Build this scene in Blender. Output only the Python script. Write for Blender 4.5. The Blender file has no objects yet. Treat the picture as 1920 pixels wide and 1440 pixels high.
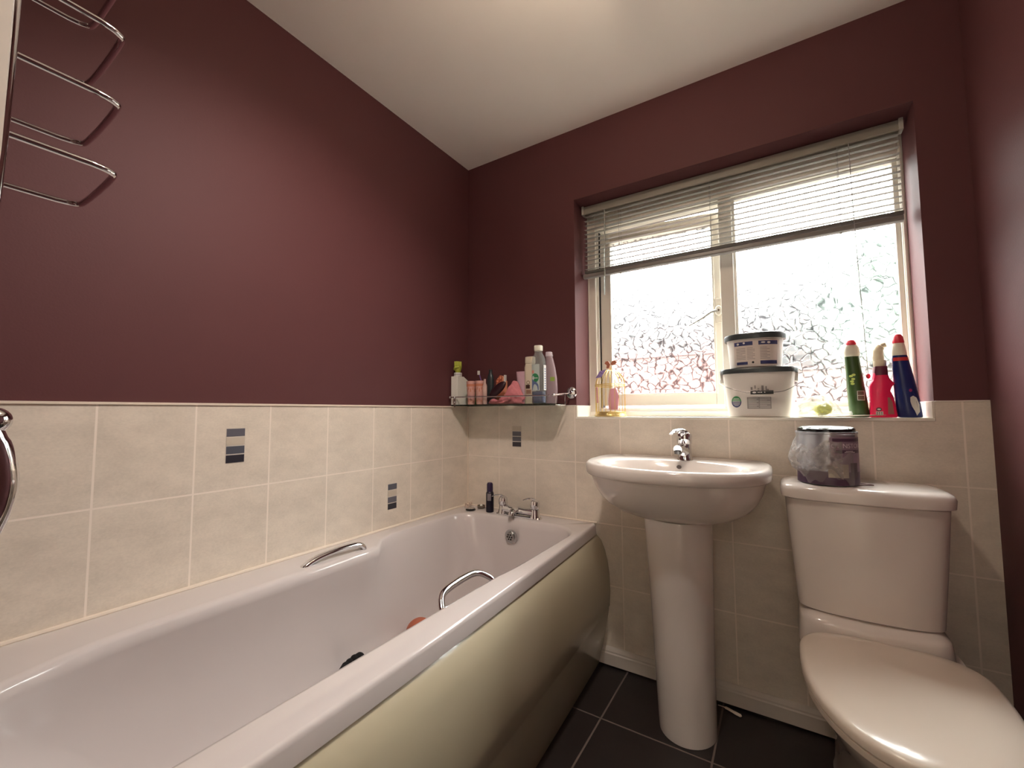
import bpy, bmesh, math, random
from mathutils import Vector, Matrix
from math import sin, cos, pi, radians
random.seed(7)
S = bpy.context.scene
COL = S.collection
DZ = -0.03          # everything is laid out with the floor at z = 0.03 and lowered at the end

# ------------------------------------------------------------------ camera, world, lights, exposure
CAM = Vector((1.3753, -1.7434, 1.0737)); YAW, PITCH, ROLL, FPX = -0.5643, 0.0643, -0.0044, 792.57
fw = Vector((sin(YAW)*cos(PITCH), cos(YAW)*cos(PITCH), sin(PITCH)))
rt = Vector((cos(YAW), -sin(YAW), 0)); up = rt.cross(fw)
r2 = rt*cos(ROLL) + up*sin(ROLL); u2 = up*cos(ROLL) - rt*sin(ROLL)
cd = bpy.data.cameras.new('camera'); cam = bpy.data.objects.new('camera', cd); COL.objects.link(cam)
cd.sensor_width = 36; cd.lens = 36*FPX/1920; cd.clip_start = 0.02; cd.clip_end = 200
cam.matrix_world = Matrix(((r2.x, u2.x, -fw.x, CAM.x), (r2.y, u2.y, -fw.y, CAM.y), (r2.z, u2.z, -fw.z, CAM.z+DZ), (0, 0, 0, 1)))
S.camera = cam
S.view_settings.view_transform = 'Standard'; S.view_settings.look = 'None'
S.view_settings.exposure = 0.72; S.view_settings.gamma = 1.0; S.view_settings.use_curve_mapping = False
S.cycles.use_denoising = True
S.cycles.max_bounces = 10; S.cycles.diffuse_bounces = 6; S.cycles.glossy_bounces = 5
S.cycles.transmission_bounces = 8; S.cycles.transparent_max_bounces = 24
S.cycles.sample_clamp_indirect = 6.0; S.cycles.caustics_reflective = False

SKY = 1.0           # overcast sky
LAMP = 15.0         # ceiling spots
w = bpy.data.worlds.new('world'); S.world = w; w.use_nodes = True
nt = w.node_tree; nt.nodes.clear()
wo = nt.nodes.new('ShaderNodeOutputWorld'); bg = nt.nodes.new('ShaderNodeBackground')
tc = nt.nodes.new('ShaderNodeTexCoord'); sx = nt.nodes.new('ShaderNodeSeparateXYZ'); rp = nt.nodes.new('ShaderNodeValToRGB')
nt.links.new(tc.outputs['Generated'], sx.inputs[0]); nt.links.new(sx.outputs['Z'], rp.inputs[0])
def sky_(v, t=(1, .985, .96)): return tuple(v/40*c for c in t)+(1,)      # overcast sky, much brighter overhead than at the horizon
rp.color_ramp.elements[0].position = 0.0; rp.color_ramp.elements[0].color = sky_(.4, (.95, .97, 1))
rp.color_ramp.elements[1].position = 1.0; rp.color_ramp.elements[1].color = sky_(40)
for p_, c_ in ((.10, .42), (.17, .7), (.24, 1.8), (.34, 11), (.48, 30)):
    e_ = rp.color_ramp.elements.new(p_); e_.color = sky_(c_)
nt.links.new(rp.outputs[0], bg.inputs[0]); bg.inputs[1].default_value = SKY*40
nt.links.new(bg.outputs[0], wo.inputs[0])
# daylight portal in the window opening (guides sampling only, gives off no light itself)
pl = bpy.data.lights.new('window_portal', 'AREA'); pl.shape = 'RECTANGLE'; pl.size = 1.15; pl.size_y = 1.0
pl.cycles.is_portal = True
po = bpy.data.objects.new('window_portal', pl); COL.objects.link(po); po.location = (1.18, .34, 1.55)
po.rotation_euler = (radians(-90), 0, 0)

# ------------------------------------------------------------------ materials
def srgb(h):
    if isinstance(h, str):
        c = [int(h[i:i+2], 16)/255 for i in (0, 2, 4)]
    else: c = [v/255 for v in h]
    return tuple(x/12.92 if x <= .04045 else ((x+.055)/1.055)**2.4 for x in c)+(1,)
MATS = {}
def nodes(name):
    m = bpy.data.materials.new(name); m.use_nodes = True
    return m, m.node_tree, m.node_tree.nodes['Principled BSDF']
def mat(name, col, rough=.5, metal=0, var=.04, scale=30, bump=0, coat=0, trans=0, ior=1.45, spec=None, sss=0):
    """plain material whose colour and roughness wander a little with a noise texture"""
    if name in MATS: return MATS[name]
    m, t, b = nodes(name); MATS[name] = m
    c = srgb(col) if not (isinstance(col, tuple) and max(col) <= 1) else tuple(col)+(1,)
    N = t.nodes.new; L = t.links.new
    tcn = N('ShaderNodeTexCoord'); nz = N('ShaderNodeTexNoise'); nz.inputs['Scale'].default_value = scale; nz.inputs['Detail'].default_value = 3
    L(tcn.outputs['Object'], nz.inputs['Vector'])
    mr = N('ShaderNodeMapRange'); mr.inputs[3].default_value = 1-var; mr.inputs[4].default_value = 1+var
    L(nz.outputs['Fac'], mr.inputs[0])
    vm = N('ShaderNodeVectorMath'); vm.operation = 'SCALE'; vm.inputs[0].default_value = c[:3]; L(mr.outputs[0], vm.inputs['Scale'])
    L(vm.outputs[0], b.inputs['Base Color'])
    b.inputs['Roughness'].default_value = rough; b.inputs['Metallic'].default_value = metal
    b.inputs['Coat Weight'].default_value = coat; b.inputs['Coat Roughness'].default_value = .08
    b.inputs['Transmission Weight'].default_value = trans; b.inputs['IOR'].default_value = ior
    if spec is not None: b.inputs['Specular IOR Level'].default_value = spec
    if sss: b.inputs['Subsurface Weight'].default_value = sss; b.inputs['Subsurface Radius'].default_value = (.02, .01, .008)
    if bump:
        bp = N('ShaderNodeBump'); bp.inputs['Strength'].default_value = bump; bp.inputs['Distance'].default_value = .002
        L(nz.outputs['Fac'], bp.inputs['Height']); L(bp.outputs[0], b.inputs['Normal'])
    return m

def mathn(t, op, a, b=None, c=None):
    n = t.nodes.new('ShaderNodeMath'); n.operation = op
    for i, v in enumerate((a, b, c)):
        if v is None: continue
        if isinstance(v, (int, float)): n.inputs[i].default_value = v
        else: t.links.new(v, n.inputs[i])
    return n.outputs[0]

def grid_mask(t, u, v, u0, du, v0, dv, wd):
    """1 on grout lines"""
    def line(x, x0, d):
        f = mathn(t, 'FRACT', mathn(t, 'ADD', mathn(t, 'DIVIDE', mathn(t, 'SUBTRACT', x, x0), d), 100))
        a = mathn(t, 'ABSOLUTE', mathn(t, 'SUBTRACT', f, .5))          # .5 on the line
        return mathn(t, 'SMOOTH_MAX', 0, 0, 0) if False else mathn(t, 'GREATER_THAN', a, .5-wd/d/2)
    return mathn(t, 'MAXIMUM', line(u, u0, du), line(v, v0, dv))

def tile_mat(name, axis, u0, v0, du=.2037, dv=.25, base=(216, 205, 191), grout=(238, 226, 214), rough=.45, wd=.0046, mott=.15):
    m, t, b = nodes(name); MATS[name] = m
    N = t.nodes.new; L = t.links.new
    tcn = N('ShaderNodeTexCoord'); sp = N('ShaderNodeSeparateXYZ'); L(tcn.outputs['Object'], sp.inputs[0])
    u = sp.outputs[axis[0]]; v = sp.outputs[axis[1]]
    g = grid_mask(t, u, v, u0, du, v0, dv, wd)
    n1 = N('ShaderNodeTexNoise'); n1.inputs['Scale'].default_value = 9; n1.inputs['Detail'].default_value = 8; n1.inputs['Roughness'].default_value = .7
    n2 = N('ShaderNodeTexNoise'); n2.inputs['Scale'].default_value = 140; n2.inputs['Detail'].default_value = 4
    mp = N('ShaderNodeMapping'); mp.inputs['Scale'].default_value = (1, 1, 1.8); L(tcn.outputs['Object'], mp.inputs[0])
    L(mp.outputs[0], n1.inputs['Vector']); L(mp.outputs[0], n2.inputs['Vector'])
    s = mathn(t, 'ADD', mathn(t, 'MULTIPLY', n1.outputs['Fac'], .7), mathn(t, 'MULTIPLY', n2.outputs['Fac'], .3))
    mr = N('ShaderNodeMapRange'); mr.inputs[1].default_value = .3; mr.inputs[2].default_value = .7
    mr.inputs[3].default_value = 1-mott; mr.inputs[4].default_value = 1+mott; L(s, mr.inputs[0])
    vm = N('ShaderNodeVectorMath'); vm.operation = 'SCALE'; vm.inputs[0].default_value = srgb(base)[:3]; L(mr.outputs[0], vm.inputs['Scale'])
    mx = N('ShaderNodeMix'); mx.data_type = 'RGBA'; L(g, mx.inputs['Factor']); L(vm.outputs[0], mx.inputs['A']); mx.inputs['B'].default_value = srgb(grout)
    L(mx.outputs['Result'], b.inputs['Base Color'])
    rr_ = mathn(t, 'ADD', mathn(t, 'MULTIPLY', g, .4), rough); L(rr_, b.inputs['Roughness'])
    h = mathn(t, 'SUBTRACT', mathn(t, 'MULTIPLY', s, .12), g)
    bp = N('ShaderNodeBump'); bp.inputs['Strength'].default_value = .9; bp.inputs['Distance'].default_value = .002
    L(h, bp.inputs['Height']); L(bp.outputs[0], b.inputs['Normal'])
    return m

def paint_mat(name, col, bump=.25, rough=.75, var=.05):
    m, t, b = nodes(name); MATS[name] = m
    N = t.nodes.new; L = t.links.new
    tcn = N('ShaderNodeTexCoord'); n1 = N('ShaderNodeTexNoise'); n1.inputs['Scale'].default_value = 2.2; n1.inputs['Detail'].default_value = 3
    n2 = N('ShaderNodeTexNoise'); n2.inputs['Scale'].default_value = 220; n2.inputs['Detail'].default_value = 3
    L(tcn.outputs['Object'], n1.inputs['Vector']); L(tcn.outputs['Object'], n2.inputs['Vector'])
    mr = N('ShaderNodeMapRange'); mr.inputs[3].default_value = 1-var; mr.inputs[4].default_value = 1+var; L(n1.outputs['Fac'], mr.inputs[0])
    vm = N('ShaderNodeVectorMath'); vm.operation = 'SCALE'; vm.inputs[0].default_value = srgb(col)[:3]; L(mr.outputs[0], vm.inputs['Scale'])
    L(vm.outputs[0], b.inputs['Base Color']); b.inputs['Roughness'].default_value = rough; b.inputs['Specular IOR Level'].default_value = .3
    bp = N('ShaderNodeBump'); bp.inputs['Strength'].default_value = bump; bp.inputs['Distance'].default_value = .001
    L(n2.outputs['Fac'], bp.inputs['Height']); L(bp.outputs[0], b.inputs['Normal'])
    return m

PLUM = paint_mat('plum_paint', (88, 50, 52), rough=.62)
REVEAL = paint_mat('plum_paint_reveal', (88, 50, 52), rough=.62)
CEIL = paint_mat('ceiling_paint', (250, 246, 240), bump=.15)
WHITE = mat('white_ceramic', (226, 218, 212), .16, coat=.4, var=.02, scale=4)
ACRYL = mat('bath_acrylic', (200, 192, 190), .13, coat=.5, var=.03, scale=3)
PANELM = mat('cream_bath_panel', (176, 167, 144), .22, coat=.5, var=.03, scale=3)
SEATM = mat('toilet_seat_plastic', (226, 214, 200), .22, coat=.3, var=.03, scale=5)
CHROME = mat('chrome', (225, 225, 228), .07, 1, var=.02)
UPVC = mat('white_upvc', (232, 228, 218), .35, var=.02)
SKIRT = mat('painted_skirting', (205, 196, 186), .45, var=.04)
SEAL = mat('white_sealant', (222, 208, 192), .5, var=.06, scale=60)
BLIND = mat('shaded_cream_slat', (150, 147, 141), .4, var=.02)  # cream-white slats, base colour darkened to stand in for backlit shade
RAILM = mat('shaded_blind_rail', (120, 116, 114), .35, var=.03)  # dark grey puts the rail's backlit shade into its colour
CORD = mat('cord', (150, 148, 148), .8)
BLACKP = mat('black_plastic', (22, 21, 23), .35)
GREYLID = mat('dark_grey_lid', (58, 64, 66), .3)
TUBW = mat('white_tub_plastic', (214, 208, 202), .35, var=.03)

# ------------------------------------------------------------------ mesh helpers
class MB:
    def __init__(s): s.v = []; s.f = []; s.m = []; s.mi = 0
    def add(s, vs, fs):
        o = len(s.v); s.v += [tuple(v) for v in vs]; s.f += [tuple(i+o for i in f) for f in fs]; s.m += [s.mi]*len(fs); return s
    def box(s, a, b):
        x0, y0, z0 = [min(a[i], b[i]) for i in range(3)]; x1, y1, z1 = [max(a[i], b[i]) for i in range(3)]
        return s.add([(x0,y0,z0),(x1,y0,z0),(x1,y1,z0),(x0,y1,z0),(x0,y0,z1),(x1,y0,z1),(x1,y1,z1),(x0,y1,z1)],
                     [(0,3,2,1),(4,5,6,7),(0,1,5,4),(1,2,6,5),(2,3,7,6),(3,0,4,7)])
    def loft(s, rings, c0=True, c1=True, closed=False):
        n = len(rings[0]); o = len(s.v); vs = [p for r in rings for p in r]; fs = []
        for k in range(len(rings)-1):
            for i in range(n):
                j = (i+1) % n; fs.append((k*n+i, k*n+j, (k+1)*n+j, (k+1)*n+i))
        if closed:
            k = len(rings)-1
            for i in range(n):
                j = (i+1) % n; fs.append((k*n+i, k*n+j, j, i))
        else:
            if c0: fs.append(tuple(range(n))[::-1])
            if c1: fs.append(tuple((len(rings)-1)*n+i for i in range(n)))
        return s.add(vs, fs)
    def strip(s, rows):
        """open sheet from rows of points"""
        n = len(rows[0]); vs = [p for r in rows for p in r]
        return s.add(vs, [(k*n+i, k*n+i+1, (k+1)*n+i+1, (k+1)*n+i) for k in range(len(rows)-1) for i in range(n-1)])
    def lathe(s, prof, c=(0, 0, 0), n=32, sx=1, sy=1, c0=True, c1=True):
        return s.loft([[(c[0]+r*sx*cos(2*pi*i/n), c[1]+r*sy*sin(2*pi*i/n), c[2]+z) for i in range(n)] for r, z in prof], c0, c1)
    def tube(s, pts, r, n=10, closed=False, flat=1.0):
        P = [Vector(p) for p in pts]; m = len(P); rings = []; nrm = None
        for i in range(m):
            a = P[i-1] if (i > 0 or closed) else P[i]; b = P[(i+1) % m] if (i < m-1 or closed) else P[i]
            t = (b-a).normalized()
            if nrm is None:
                h = Vector((0, 0, 1)) if abs(t.z) < .9 else Vector((1, 0, 0)); nrm = (h - t*h.dot(t)).normalized()
            else: nrm = (nrm - t*nrm.dot(t)).normalized()
            bn = t.cross(nrm); rr = r[i] if isinstance(r, (list, tuple)) else r
            rings.append([tuple(P[i] + nrm*rr*flat*cos(2*pi*k/n) + bn*rr*sin(2*pi*k/n)) for k in range(n)])
        return s.loft(rings, closed=closed)
    def ball(s, c, r, sx=1, sy=1, sz=1, n=16):
        pr = [(max(1e-4, r*sin(pi*k/n)), -r*sz*cos(pi*k/n)) for k in range(n+1)]
        return s.lathe(pr, c, n*2, sx, sy)
    def build(s, name, m, parent=None, smooth=True, bevel=0, seg=2, base=None, sub=0, angle=35):
        if parent is not None and base is None: base = parent.get('_b', (0, 0, 0))
        base = Vector(base) if base is not None else Vector((0, 0, 0))
        me = bpy.data.meshes.new(name)
        me.from_pydata([Vector(v)-base for v in s.v], [], s.f)
        ms = m if isinstance(m, (list, tuple)) else [m]
        for q in ms: me.materials.append(q)
        for p, k in zip(me.polygons, s.m): p.material_index = k
        bm = bmesh.new(); bm.from_mesh(me); bmesh.ops.recalc_face_normals(bm, faces=bm.faces); bm.to_mesh(me); bm.free()
        o = bpy.data.objects.new(name, me); COL.objects.link(o)
        if bevel:
            b = o.modifiers.new('b', 'BEVEL'); b.width = bevel; b.segments = seg; b.limit_method = 'ANGLE'; b.angle_limit = radians(30)
        if sub:
            q = o.modifiers.new('s', 'SUBSURF'); q.levels = q.render_levels = sub
        if smooth:
            for p in me.polygons: p.use_smooth = True
            try: me.set_sharp_from_angle(angle=radians(angle))
            except Exception: pass
        if parent is not None: o.parent = parent; o['_b'] = tuple(base) if False else (0, 0, 0); o['_b'] = tuple(parent.get('_b', (0, 0, 0)))
        else: o.location = base; o['_b'] = tuple(base)
        return o
def thing(name, label, cat, base, group=None):
    o = bpy.data.objects.new(name, None); COL.objects.link(o); o.location = base; o['_b'] = tuple(base)
    o.empty_display_size = .05; o['label'] = label; o['category'] = cat
    if group: o['group'] = group
    return o
def tag(o, label, cat, group=None, kind=None):
    o['label'] = label; o['category'] = cat
    if group: o['group'] = group
    if kind: o['kind'] = kind
    return o
def lab(o, label): o['label'] = label; return o
def struct(o): o['kind'] = 'structure'; return o
def se(cx, cy, z, hx, hy, n=4, N=64, ph=0):
    """superellipse ring"""
    out = []
    for i in range(N):
        a = 2*pi*i/N+ph; c, s_ = cos(a), sin(a)
        out.append((cx+hx*math.copysign(abs(c)**(2/n), c), cy+hy*math.copysign(abs(s_)**(2/n), s_), z))
    return out
def rrect(x0, x1, y0, y1, z, r, N=64):
    """rounded rectangle ring with even sampling by side; same index = same place for any size"""
    q = N//4; out = []
    m = q//2
    for k, (cx, cy, a0) in enumerate(((x1-r, y1-r, 0), (x0+r, y1-r, 90), (x0+r, y0+r, 180), (x1-r, y0+r, 270))):
        for i in range(m): 
            a = radians(a0+90*i/(m-1)); out.append((cx+r*cos(a), cy+r*sin(a), z))
        nx = [(x0+r, y1), (x0, y0+r), (x1-r, y0), (x1, y1-r)][k]; st = [(x1-r, y1), (x0, y1-r), (x0+r, y0), (x1, y0+r)][k]
        for i in range(q-m):
            f = (i+1)/(q-m+1); out.append((st[0]*(1-f)+nx[0]*f, st[1]*(1-f)+nx[1]*f, z))
    return out
def smooth_path(pts, n=8):
    """Catmull-Rom through pts"""
    P = [Vector(p) for p in pts]; P = [P[0]*2-P[1]]+P+[P[-1]*2-P[-2]]; out = []
    for i in range(1, len(P)-2):
        a, b, c, d = P[i-1:i+3]
        for k in range(n):
            t = k/n; out.append(.5*((2*b)+(c-a)*t+(2*a-5*b+4*c-d)*t*t+(3*b-a-3*c+d)*t**3))
    out.append(P[-2]); return out
def text_mesh(s_, size=1.0, bold=False):
    """2-D outline mesh of a word, centred on its origin: (verts, faces)"""
    cu = bpy.data.curves.new('t', 'FONT'); cu.body = s_; cu.size = size; cu.align_x = 'CENTER'; cu.align_y = 'CENTER'
    cu.resolution_u = 3
    if bold: cu.offset = size*.02
    o = bpy.data.objects.new('t', cu); COL.objects.link(o)
    dg = bpy.context.evaluated_depsgraph_get(); me = bpy.data.meshes.new_from_object(o.evaluated_get(dg))
    vs = [tuple(v.co) for v in me.vertices]; fs = [tuple(p.vertices) for p in me.polygons]
    bpy.data.objects.remove(o); bpy.data.curves.remove(cu); bpy.data.meshes.remove(me)
    return vs, fs
def wrap(cx, cy, R, a, z, lift=.0006, sx=1, sy=1):
    """point on an upright cylinder at angle a (0 = facing -y, + = towards +x)"""
    r = R+lift
    return (cx+r*sx*sin(a), cy-r*sy*cos(a), z)
def patch(mb, cx, cy, Rf, a0, a1, z0, z1, na=10, nz=2, lift=.0006, sx=1, sy=1):
    """label patch lying on a turned surface; Rf is a radius or a function of z"""
    R = Rf if callable(Rf) else (lambda z: Rf)
    mb.strip([[wrap(cx, cy, R(z0+(z1-z0)*k/nz), a0+(a1-a0)*i/na, z0+(z1-z0)*k/nz, lift, sx, sy) for i in range(na+1)] for k in range(nz+1)])
def wrap_text(mb, s_, size, cx, cy, Rf, a, z, lift=.0009, sx=1, sy=1, rot=0):
    R = Rf if callable(Rf) else (lambda zz: Rf)
    vs, fs = text_mesh(s_, size)
    o = []
    for x, y, _ in vs:
        if rot: x, y = x*cos(rot)-y*sin(rot), x*sin(rot)+y*cos(rot)
        o.append(wrap(cx, cy, R(z+y), a+x/R(z+y), z+y, lift, sx, sy))
    mb.add(o, fs)

# ------------------------------------------------------------------ room shell
XR, H, YF = 1.881, 2.3816, -2.10
ZT, ZS = 1.0985, 1.048                  # tile top, sill
WX0, WX1, WZ1, YW = .607, 1.766, 2.044, .17
FZ = .03
FLOORM = tile_mat('dark_floor_tiles', (0, 1), .82, -.31, .345, .345, base=(34, 27, 26), grout=(104, 92, 86), rough=.5, wd=.006, mott=.25)
TB = tile_mat('stone_wall_tiles_back', (0, 2), .1946, ZT)
TL = tile_mat('stone_wall_tiles_left', (1, 2), -.1977, ZT)
TR = TB
FRZ = [mat('inset_dark_slate', (48, 46, 54), .3), mat('inset_grey_slate', (96, 95, 104), .3), mat('inset_stone', (196, 184, 168), .4), mat('inset_mid_slate', (82, 84, 94), .3), mat('inset_line', (205, 196, 186), .5)]

struct(MB().box((-.3, YF-.2, FZ-.05), (XR+.2, .008, FZ)).build('floor', FLOORM, smooth=False))
struct(MB().box((-.008, YF-.2, H), (XR+.1, .17, H+.06)).build('ceiling', CEIL, smooth=False))
# left wall: plaster with a tile layer in front
b = MB().box((-.12, YF-.2, FZ-.05), (-.008, .25, H+.06)); struct(b.build('wall_left', PLUM, smooth=False))
def inset(mb, plane, c, z1, w_, h=.1, order=(0, 1, 4, 2)):
    n = len(order); gap = .0035; hh = (h-gap*(n-1))/n
    mb.mi = 5                                                   # hairline backing
    if plane == 'x': mb.box((0, c-w_/2-.0012, z1-h-.0012), (.0006, c+w_/2+.0012, z1+.0012))
    else: mb.box((c-w_/2-.0012, 0, z1-h-.0012), (c+w_/2+.0012, -.0006, z1+.0012))
    for k, o in enumerate(order):
        za = z1-k*(hh+gap); mb.mi = o
        if plane == 'x': mb.box((0, c-w_/2, za-hh), (.0014, c+w_/2, za))
        else: mb.box((c-w_/2, 0, za-hh), (c+w_/2, -.0014, za))
    mb.mi = 0
b = MB().box((-.008, YF, FZ), (0, 0, ZT))
inset(b, 'x', -1.113, 1.0255, .05, .1, (2, 3, 4, 1)); inset(b, 'x', -.505, .7745, .046, .102, (4, 3, 2, 1))
struct(b.build('wall_left_tiles', [TL]+FRZ, smooth=False))
b = MB().box((0, YF, ZT-.004), (.004, .0, ZT+.002)).box((-.008, YF, ZT-.002), (.002, 0, ZT+.002))
struct(b.build('trim_1', SEAL, smooth=False))
# back wall: plaster with the opening, tile layer below, tiled sill
b = MB()
b.box((-.12, .008, FZ-.05), (WX0, .25, H+.06)); b.box((WX1, .008, FZ-.05), (XR+.1, .25, H+.06))
b.box((WX0, .008, FZ-.05), (WX1, .25, ZS-.012)); b.box((WX0, .008, WZ1), (WX1, .25, H+.06))
struct(b.build('wall_back', PLUM, smooth=False))
b = MB()
b.box((0, 0, FZ), (WX0, .008, ZT)); b.box((WX1, 0, FZ), (XR, .008, ZT)); b.box((WX0, 0, FZ), (WX1, .008, ZS-.008))
for c in (.298,): inset(b, 'y', c, 1.0015, .048, .0975, (3, 2, 2, 1))
struct(b.build('wall_back_tiles', [TB]+FRZ, smooth=False))
b = MB().box((WX0+.001, -.002, ZS-.010), (WX1-.001, YW+.01, ZS))
b.box((WX0, .0, ZS), (WX0+.007, YW, ZT)); b.box((WX1-.007, .0, ZS), (WX1, YW, ZT))
b.box((0.0, -.0015, ZT-.003), (WX0, .008, ZT+.001)); b.box((WX1, -.0015, ZT-.003), (XR, .008, ZT+.001))
SILLM = mat('glazed_sill_tile', (232, 226, 214), .25, var=.03)
struct(b.build('trim_2', SILLM, smooth=False, bevel=.0015))
struct(MB().box((XR, YF-.2, FZ-.05), (XR+.1, .008, H+.06)).build('wall_right', PLUM, smooth=False))
b = MB().box((-.12, YF-.1, FZ), (1.0, YF, H+.02)).box((1.78, YF-.1, FZ), (XR+.1, YF, H+.02)).box((1.0, YF-.1, 2.03), (1.78, YF, H+.02))
struct(b.build('wall_front', PLUM, smooth=False))
# unseen landing and doorway behind the camera, added with a lamp as frontal fill
LAND = paint_mat('landing_paint', (232, 224, 210))
b = MB().box((.3, -3.3, FZ), (.4, YF-.1, H+.02)).box((2.4, -3.3, FZ), (2.5, YF-.1, H+.02)).box((.3, -3.4, FZ), (2.5, -3.3, H+.02)); struct(b.build('wall_landing', LAND, smooth=False))
struct(MB().box((.3, -3.4, H), (2.5, YF-.1, H+.05)).build('ceiling_landing', CEIL, smooth=False))
struct(MB().box((.3, -3.4, FZ-.05), (2.5, YF-.2, FZ)).build('floor_landing', mat('landing_carpet', (170, 155, 135), .95, var=.1, scale=80), smooth=False))
b = MB(); frame_door = [(.985, 1.0), (1.78, 1.795)]
for xa, xb in frame_door: b.box((xa-.04 if xa < 1.2 else xa, YF, FZ), (xb if xa < 1.2 else xb+.04, YF+.015, 2.03))
b.box((.945, YF, 2.03), (1.835, YF+.015, 2.09)); struct(b.build('trim_7', SKIRT, smooth=False, bevel=.003))
# boxed wall at the head of the bath
struct(MB().box((0, YF, FZ), (.80, -1.825, H)).build('wall_bath_end', PLUM, smooth=False))
# corner sealant lines
struct(MB().box((0, -.004, .60), (.004, 0, ZT)).build('trim_3', SEAL, smooth=False))
# skirting
def skirting(name, a, b_, nrm):
    """moulded skirting between two floor points, nrm points into the room"""
    prof = [(0, .038), (.016, .038), (.016, .082), (.013, .086), (.013, .092), (.009, .1), (.006, .104), (0, .105)]
    mb = MB(); rows = []
    for p in (a, b_): rows.append([(p[0]+nrm[0]*d, p[1]+nrm[1]*d, z) for d, z in prof])
    mb.loft(rows); struct(mb.build(name, SKIRT, smooth=False))
skirting('baseboard_back', (.7, 0), (XR, 0), (0, -1))
skirting('baseboard_right', (XR, -.017), (XR, YF), (-1, 0))
b = MB()
pts = [(x, -.006-.004*sin(x*30), .0335) for x in [.72+.02*i for i in range(58)]]
b.tube(pts, [.004+.0025*abs(sin(i*1.7)) for i in range(58)], 6)
struct(b.build('trim_4', mat('dark_gap_line', (40, 32, 30), .7, var=.3), smooth=True))  # dark line painted in for the shade of the gap under the skirting

b = MB().tube(smooth_path([(1.150, -.034, .034), (1.175, -.040, .037), (1.205, -.050, .036), (1.225, -.052, .033)], 5), [.002]*5+[.006]*5+[.007]*5+[.002], 8, flat=.5)
tag(b.build('sealant_scrap', SEAL), 'pale sliver of old sealant on the floor by the skirting right of the pedestal', 'sealant')
# ------------------------------------------------------------------ window
YG = YW+.035
def frame_rect(mb, x0, x1, z0, z1, w_, ya, yb, ws=None):
    l, r_, bo, to = ws or (w_, w_, w_, w_)
    mb.box((x0, ya, z0), (x0+l, yb, z1)); mb.box((x1-r_, ya, z0), (x1, yb, z1))
    mb.box((x0+l, ya, z0), (x1-r_, yb, z0+bo)); mb.box((x0+l, ya, z1-to), (x1-r_, yb, z1))
# obscured glass
def glass_mat():
    m = bpy.data.materials.new('leaf_patterned_glass'); m.use_nodes = True; t = m.node_tree; t.nodes.clear(); N = t.nodes.new; L = t.links.new
    out = N('ShaderNodeOutputMaterial'); tcn = N('ShaderNodeTexCoord')
    wv = N('ShaderNodeTexNoise'); wv.inputs['Scale'].default_value = 36; wv.inputs['Detail'].default_value = 0
    L(tcn.outputs['Object'], wv.inputs['Vector'])
    vs = N('ShaderNodeVectorMath'); vs.operation = 'SUBTRACT'; L(wv.outputs['Color'], vs.inputs[0]); vs.inputs[1].default_value = (.5, .5, .5)
    sc = N('ShaderNodeVectorMath'); sc.operation = 'SCALE'; sc.inputs['Scale'].default_value = .026; L(vs.outputs[0], sc.inputs[0])
    ad = N('ShaderNodeVectorMath'); ad.operation = 'ADD'; L(tcn.outputs['Object'], ad.inputs[0]); L(sc.outputs[0], ad.inputs[1])
    mp = N('ShaderNodeMapping'); mp.inputs['Scale'].default_value = (1, 0, 1); L(ad.outputs[0], mp.inputs[0])
    vo = N('ShaderNodeTexVoronoi'); vo.feature = 'DISTANCE_TO_EDGE'; vo.inputs['Scale'].default_value = 31; L(mp.outputs[0], vo.inputs['Vector'])
    brk = N('ShaderNodeTexNoise'); brk.inputs['Scale'].default_value = 38; L(tcn.outputs['Object'], brk.inputs['Vector'])
    d = mathn(t, 'ADD', vo.outputs['Distance'], mathn(t, 'MULTIPLY', mathn(t, 'MAXIMUM', mathn(t, 'SUBTRACT', brk.outputs['Fac'], .52), 0), .55))
    mr = N('ShaderNodeMapRange'); mr.inputs[1].default_value = .0; mr.inputs[2].default_value = .14; mr.interpolation_type = 'SMOOTHSTEP'; L(d, mr.inputs[0])
    bp = N('ShaderNodeBump'); bp.inputs['Strength'].default_value = .6; bp.inputs['Distance'].default_value = .002; L(mr.outputs[0], bp.inputs['Height'])
    gl = N('ShaderNodeBsdfGlass'); gl.inputs['IOR'].default_value = 1.5; gl.inputs['Roughness'].default_value = .05; L(bp.outputs[0], gl.inputs['Normal'])
    tr = N('ShaderNodeBsdfTransparent')
    cr = N('ShaderNodeMix'); cr.data_type = 'RGBA'; L(mathn(t, 'MINIMUM', mathn(t, 'DIVIDE', d, .11), 1), cr.inputs['Factor']); cr.inputs['A'].default_value = (.10, .10, .11, 1); cr.inputs['B'].default_value = (.95, .97, .96, 1)  # dark line colour stands in for light bent by the moulded relief
    L(cr.outputs['Result'], tr.inputs[0])
    mx = N('ShaderNodeMixShader'); mx.inputs[0].default_value = .78; L(gl.outputs[0], mx.inputs[1]); L(tr.outputs[0], mx.inputs[2]); L(mx.outputs[0], out.inputs[0])
    return m
GLASS = glass_mat()
SX0, SX1, SZ0, SZ1 = .652, 1.196, 1.098, 1.938     # casement sash
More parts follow.
